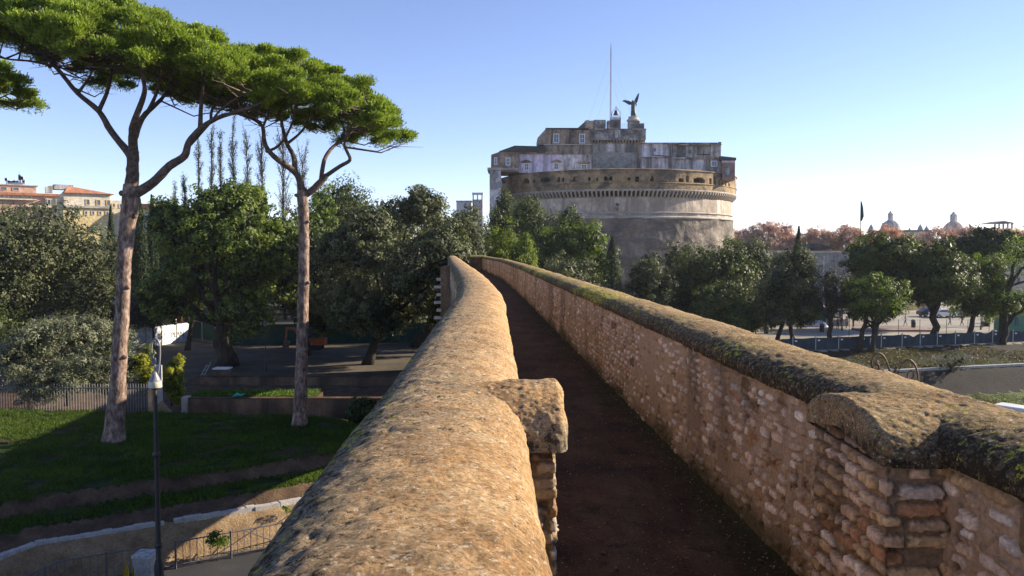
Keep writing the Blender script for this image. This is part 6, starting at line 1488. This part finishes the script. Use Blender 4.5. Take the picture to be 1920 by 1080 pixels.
# people
CL = {k_: plain('cloth_'+k_, c_, .85) for k_, c_ in dict(black=(.02,.02,.024), navy=(.025,.035,.07), pink=(.55,.33,.32), white=(.6,.6,.6), grey=(.2,.2,.21), blue=(.10,.16,.28), brown=(.16,.1,.06), jeans=(.06,.09,.15)).items()}
SK = plain('skin', (.45,.28,.2), .6); HAIR = plain('hair', (.03,.02,.015), .7)
def person(px, d, pose, face, top, leg, label, hair=True):
    x = P(px, 600, d).x; g = groundz(x, d); st_ = {'walk': .32, 'stand': .08, 'run': .45}[pose]; h = 1.72
    root = empty('person', (x, d, g), label, 'person', 'people on the piazza')
    # profile in local x (stride direction), y sideways
    vs = [(0,0,.95,(.15,.12)), (0,0,1.15,(.14,.11)), (.02,0,1.38,(.17,.115)), (.03,0,1.49,.06), (.05,0,1.60,(.085,.10)), (.05,0,1.66,(.075,.09)),
          (.02,.09,.86,.10), (st_*.6,.1,.50,.068), (st_*.75,.1,.09,.042), (st_*.75+.17,.1,.04,.038),
          (-.02,-.09,.86,.10), (-st_*.2,-.1,.50,.068), (-st_,-.1,.10+(.12 if pose == 'run' else 0),.042), (-st_+.16,-.1,.04+(.1 if pose == 'run' else 0),.038),
          (.0,.2,1.38,.058), (-st_*.5,.25,1.12,.045), (-st_*.3+.12,.24,.90,.034), (-st_*.3+.17,.24,.82,.03),
          (.0,-.2,1.38,.058), (st_*.3,-.25,1.12,.045), (st_*.7+.1,-.24,.95,.034), (st_*.7+.16,-.24,.88,.03)]
    ed = [(0,1),(1,2),(2,3),(3,4),(4,5),(0,6),(6,7),(7,8),(8,9),(0,10),(10,11),(11,12),(12,13),(2,14),(14,15),(15,16),(16,17),(2,18),(18,19),(19,20),(20,21)]
    def mf_(c):
        if c.z > 1.47: return 2
        if c.z < .09 and c.z < .12: return 3
        if abs(c.y) > .2 and c.z < .93: return 2
        return 0 if c.z > .92 or abs(c.y) > .19 else 1
    o = skinfig('body', vs, ed, [CL[top], CL[leg], SK, CL['black']], root, 2, mf_); o.rotation_euler = (0, 0, face)
    if hair:
        hb_ = MB().lathe((.035, 0, 1.655), [(.102, -.10), (.112, -.02), (.10, .06), (.06, .10), (0, .115)], 12, a0=math.pi*.32, a1=math.pi*1.68); ho = rawmesh('hair', np.vstack(hb_.v), hb_.f, HAIR, None, True); ho.parent = root; ho.rotation_euler = (0, 0, face)
for a_ in [(1587, 115, 'stand', .4, 'pink', 'grey', 'person in pink top and grey trousers standing left of another person in black'), (1600, 115, 'stand', -.6, 'black', 'black', 'person all in black standing beside one in pink'), (1577, 116.5, 'stand', 1.2, 'navy', 'jeans', 'person in navy jacket waiting right beside the small kiosk'), (1571, 114, 'stand', 2.0, 'brown', 'black', 'person in brown coat and black trousers in front of the kiosk'),
           (1659, 120, 'run', .1, 'black', 'navy', 'runner in black top crossing the piazza right of the twin trunk oak'), (1636, 121, 'walk', .3, 'grey', 'black', 'walker in grey glimpsed between the twin oak trunks'), (1698, 119, 'walk', 3.0, 'white', 'blue', 'walker in white top and blue trousers near the dark bin'), (1781, 120, 'walk', .1, 'grey', 'navy', 'walker in grey under the forked oak'),
           (1804, 119, 'walk', 3.1, 'black', 'black', 'walker all in black right of the forked oak trunk'), (1842, 116, 'stand', .5, 'white', 'black', 'person in white top and black trousers beside the box topped post'), (1855, 123, 'stand', 1.0, 'navy', 'navy', 'person in full navy leading the group by the right oaks'), (1863, 124, 'stand', 2.2, 'blue', 'black', 'person in blue jacket in the middle of the right group'), (1871, 123, 'stand', -1, 'navy', 'jeans', 'person in navy top and jeans at the right end of the group')]: person(*a_)
# vehicles
def car(px, d, col, label, L=4.2, rot=0, H=1.45, z=None, kind='car', name='parked_car', group='vehicles near the piazza'):
    x = P(px, 600, d).x; g = groundz(x, d) if z is None else z; root = empty(name, (x, d, g), label, kind, group); root.rotation_euler = (0, 0, rot)
    def add(o): o.location = (0, 0, 0); return o
    van = kind == 'van'
    prof = [(-L/2, .35), (L/2-.05, .35), (L/2, .6), (L/2-.1, .85), (L*.28, .98)] + ([(L*.34, 1.2), (L*.2, H), (-L/2+.1, H), (-L/2, H*.8)] if van else [(L*.14, H), (-L*.22, H), (-L*.4, 1.0), (-L/2, .92)])
    W_ = .85
    def loc(mb, nm, mt, par=root, sm=False): 
        o = rawmesh(nm, np.vstack(mb.v), mb.f, mt, None, sm, mi=mb.m); o.parent = par; return o
    bm = bmesh.new(); mb = MB().prism([(a, b) for a, b in prof], -W_, W_); bo = loc(mb, 'body', col)
    bm.from_mesh(bo.data); bmesh.ops.bevel(bm, geom=list(bm.edges), offset=.07, segments=3, affect='EDGES'); bm.to_mesh(bo.data); bm.free()
    for sx in (-1, 1):
        for sy in (-1, 1):
            w = MB(); k = 16; cx_, cy_ = sx*L*.31, sy*(W_-.08)
            w.prism([(cx_+.32*math.cos(2*math.pi*i/k), .32+.32*math.sin(2*math.pi*i/k)) for i in range(k)], cy_-.11, cy_+.11); wo = loc(w, 'wheel', M['tyre'])
            w = MB(); w.prism([(cx_+.18*math.cos(2*math.pi*i/k), .32+.18*math.sin(2*math.pi*i/k)) for i in range(k)], cy_-.125, cy_+.125); loc(w, 'rim', M['steel'], wo)
    sdw = [(-L*.33, 1.0), (L*.2, 1.0), (L*.12, H-.12), (-L*.2, H-.12)] if not van else [(L*.02, 1.05), (L*.27, 1.05), (L*.18, H-.25), (L*.02, H-.25)]
    for sy in (-1, 1): loc(MB().prism(sdw, sy*W_-.012, sy*W_+.012), 'side_window', M['glass'])
    xw = (L*.25, L*.165, 1.02, H-.1) if not van else (L*.325, L*.215, 1.2, H-.08)
    loc(MB().add([(xw[0]+.05, -W_+.14, xw[2]), (xw[0]+.05, W_-.14, xw[2]), (xw[1]+.03, W_-.18, xw[3]), (xw[1]+.03, -W_+.18, xw[3]), (xw[0]-.02, -W_+.14, xw[2]), (xw[0]-.02, W_-.14, xw[2]), (xw[1]-.04, W_-.18, xw[3]), (xw[1]-.04, -W_+.18, xw[3])], [(0,1,2,3), (4,7,6,5), (0,4,5,1), (2,6,7,3)]), 'windscreen', M['glass'])
    for sy in (-1, 1): loc(MB().box((L/2-.12, sy*.6-.13, .62), (L/2+.01, sy*.6+.13, .78)), 'headlight', M['white'])
    return root
wp = plain('white_car_paint', (.72,.72,.72), .3); gp_ = plain('grey_car_paint', (.25,.26,.28), .3, .3); dkp = plain('dark_car_paint', (.04,.045,.06), .3)
car(1768, 133, wp, 'white car parked behind the forked oak', rot=.1); car(1796, 134, gp_, 'grey car parked right of the white car behind the oaks', rot=.05); car(1745, 135, dkp, 'dark car parked left of the white car at the rampart foot', rot=0); car(1822, 136, wp, 'second white car, right of the grey car, half hidden by oak', rot=0)
car(1899, 66, wp, 'white van at the lower right edge just above the parapet coping', L=5.0, rot=2.2, H=2.1, z=-3.6, kind='van', name='parked_van')
car(1962, 66, dkp, 'dark car beside the white van at the right photo edge', rot=2.2, z=-3.6)
# green kiosk / bus
gk = empty('green_container', (P(1925, 600, 106).x, 106, 0), 'bright green cabin with a dark window at the right edge of the piazza', 'cabin'); x0 = P(1889, 600, 106).x
M['greenp'] = plain('green_panel', (.045,.19,.13), .5); m = MB().box((x0, 106, .25), (x0+7, 109, 2.95)); m.build('cabin_body', M['greenp'], gk); MB().box((x0-.08, 105.9, 2.95), (x0+7.1, 109.1, 3.08)).build('roof', M['hoard'], gk)
MB().box((x0+1.0, 105.95, 1.25), (x0+1.5, 106.02, 2.4)).build('window', M['glass'], gk); MB().box((x0, 105.94, .2), (x0+7, 105.99, .5)).build('skirt', M['hoard'], gk)
# flag
fd = 134; x0 = P(1611.5, 500, fd).x; fr = empty('flagpole', (x0, fd, 0), 'tall flagpole with a furled dark flag above the twin trunk oak', 'flagpole'); zt8 = P(0, 376, fd).z
MB().tube([(x0, fd, 0), (x0, fd, zt8)], [.12, .06], 8).build('pole', M['iron_rust'], fr)
m = MB(); m.tube([(x0+.12, fd, zt8-.2), (x0+.22, fd, zt8-1.2), (x0+.3, fd, zt8-2.6), (x0+.16, fd, zt8-3.4)], [.06, .2, .24, .1], 8, noise=.2); m.build('flag', plain('flag_cloth', (.02,.06,.045), .8), fr, True)
# scroll topped lamp just outside the right parapet
sd2 = 15.0; c = P(1677, 740, sd2); root = empty('scroll_lamp_post', (c.x, sd2, -3.6), 'rusty twin scroll top of a wrought iron street lamp behind the right parapet', 'street lamp')
MB().lathe((c.x, sd2, 0), [(.13, -3.6), (.11, -1.5), (.06, 0), (.04, c.z), (.03, P(0, 690, sd2).z)], 10).build('pole', M['iron_rust'], root, True)
def Q(*pp): return spline([P(x, y, sd2) for x, y in pp])
for pts_, r in ((((1674, 742), (1671, 715), (1667, 692), (1658, 670), (1647, 662), (1638, 667), (1634, 680), (1637, 692), (1644, 695), (1648, 688), (1645, 682), (1641, 684)), .02), (((1664, 712), (1661, 700), (1653, 692), (1646, 694), (1641, 704)), .014)):
    MB().tube(Q(*pts_), r, 7).build('scroll', M['iron_rust'], root, True)
for pts_, r in ((((1680, 742), (1682, 712), (1687, 690), (1698, 676), (1708, 676), (1717, 688), (1721, 706), (1720, 722), (1714, 732), (1707, 726), (1708, 718)), .02), (((1708, 712), (1713, 704), (1711, 696), (1705, 696), (1701, 704), (1704, 712), (1712, 716), (1718, 730)), .014)):
    MB().tube(Q(*pts_), r, 7).build('scroll', M['iron_rust'], root, True)
MB().box((c.x-.09, sd2-.02, P(0, 694, sd2).z), (c.x+.09, sd2+.02, P(0, 692, sd2).z)).build('collar', M['lamp_white'], root)

# ------------------------------------------------------------------ haze
hm = bpy.data.materials.new('haze'); hm.use_nodes = True; hn = hm.node_tree; hn.nodes.remove(hn.nodes['Principled BSDF'])
pv = hn.nodes.new('ShaderNodeVolumePrincipled'); pv.inputs['Color'].default_value = (.82, .88, 1, 1); pv.inputs['Density'].default_value = .00011; pv.inputs['Anisotropy'].default_value = .2
hn.links.new(pv.outputs[0], hn.nodes['Material Output'].inputs['Volume'])
hz = MB().box((-3050, -210, -8), (3050, 3550, 95)).build('haze', hm); tag(hz, kind='stuff'); hz['label'] = 'thin pale blue haze in the far air'
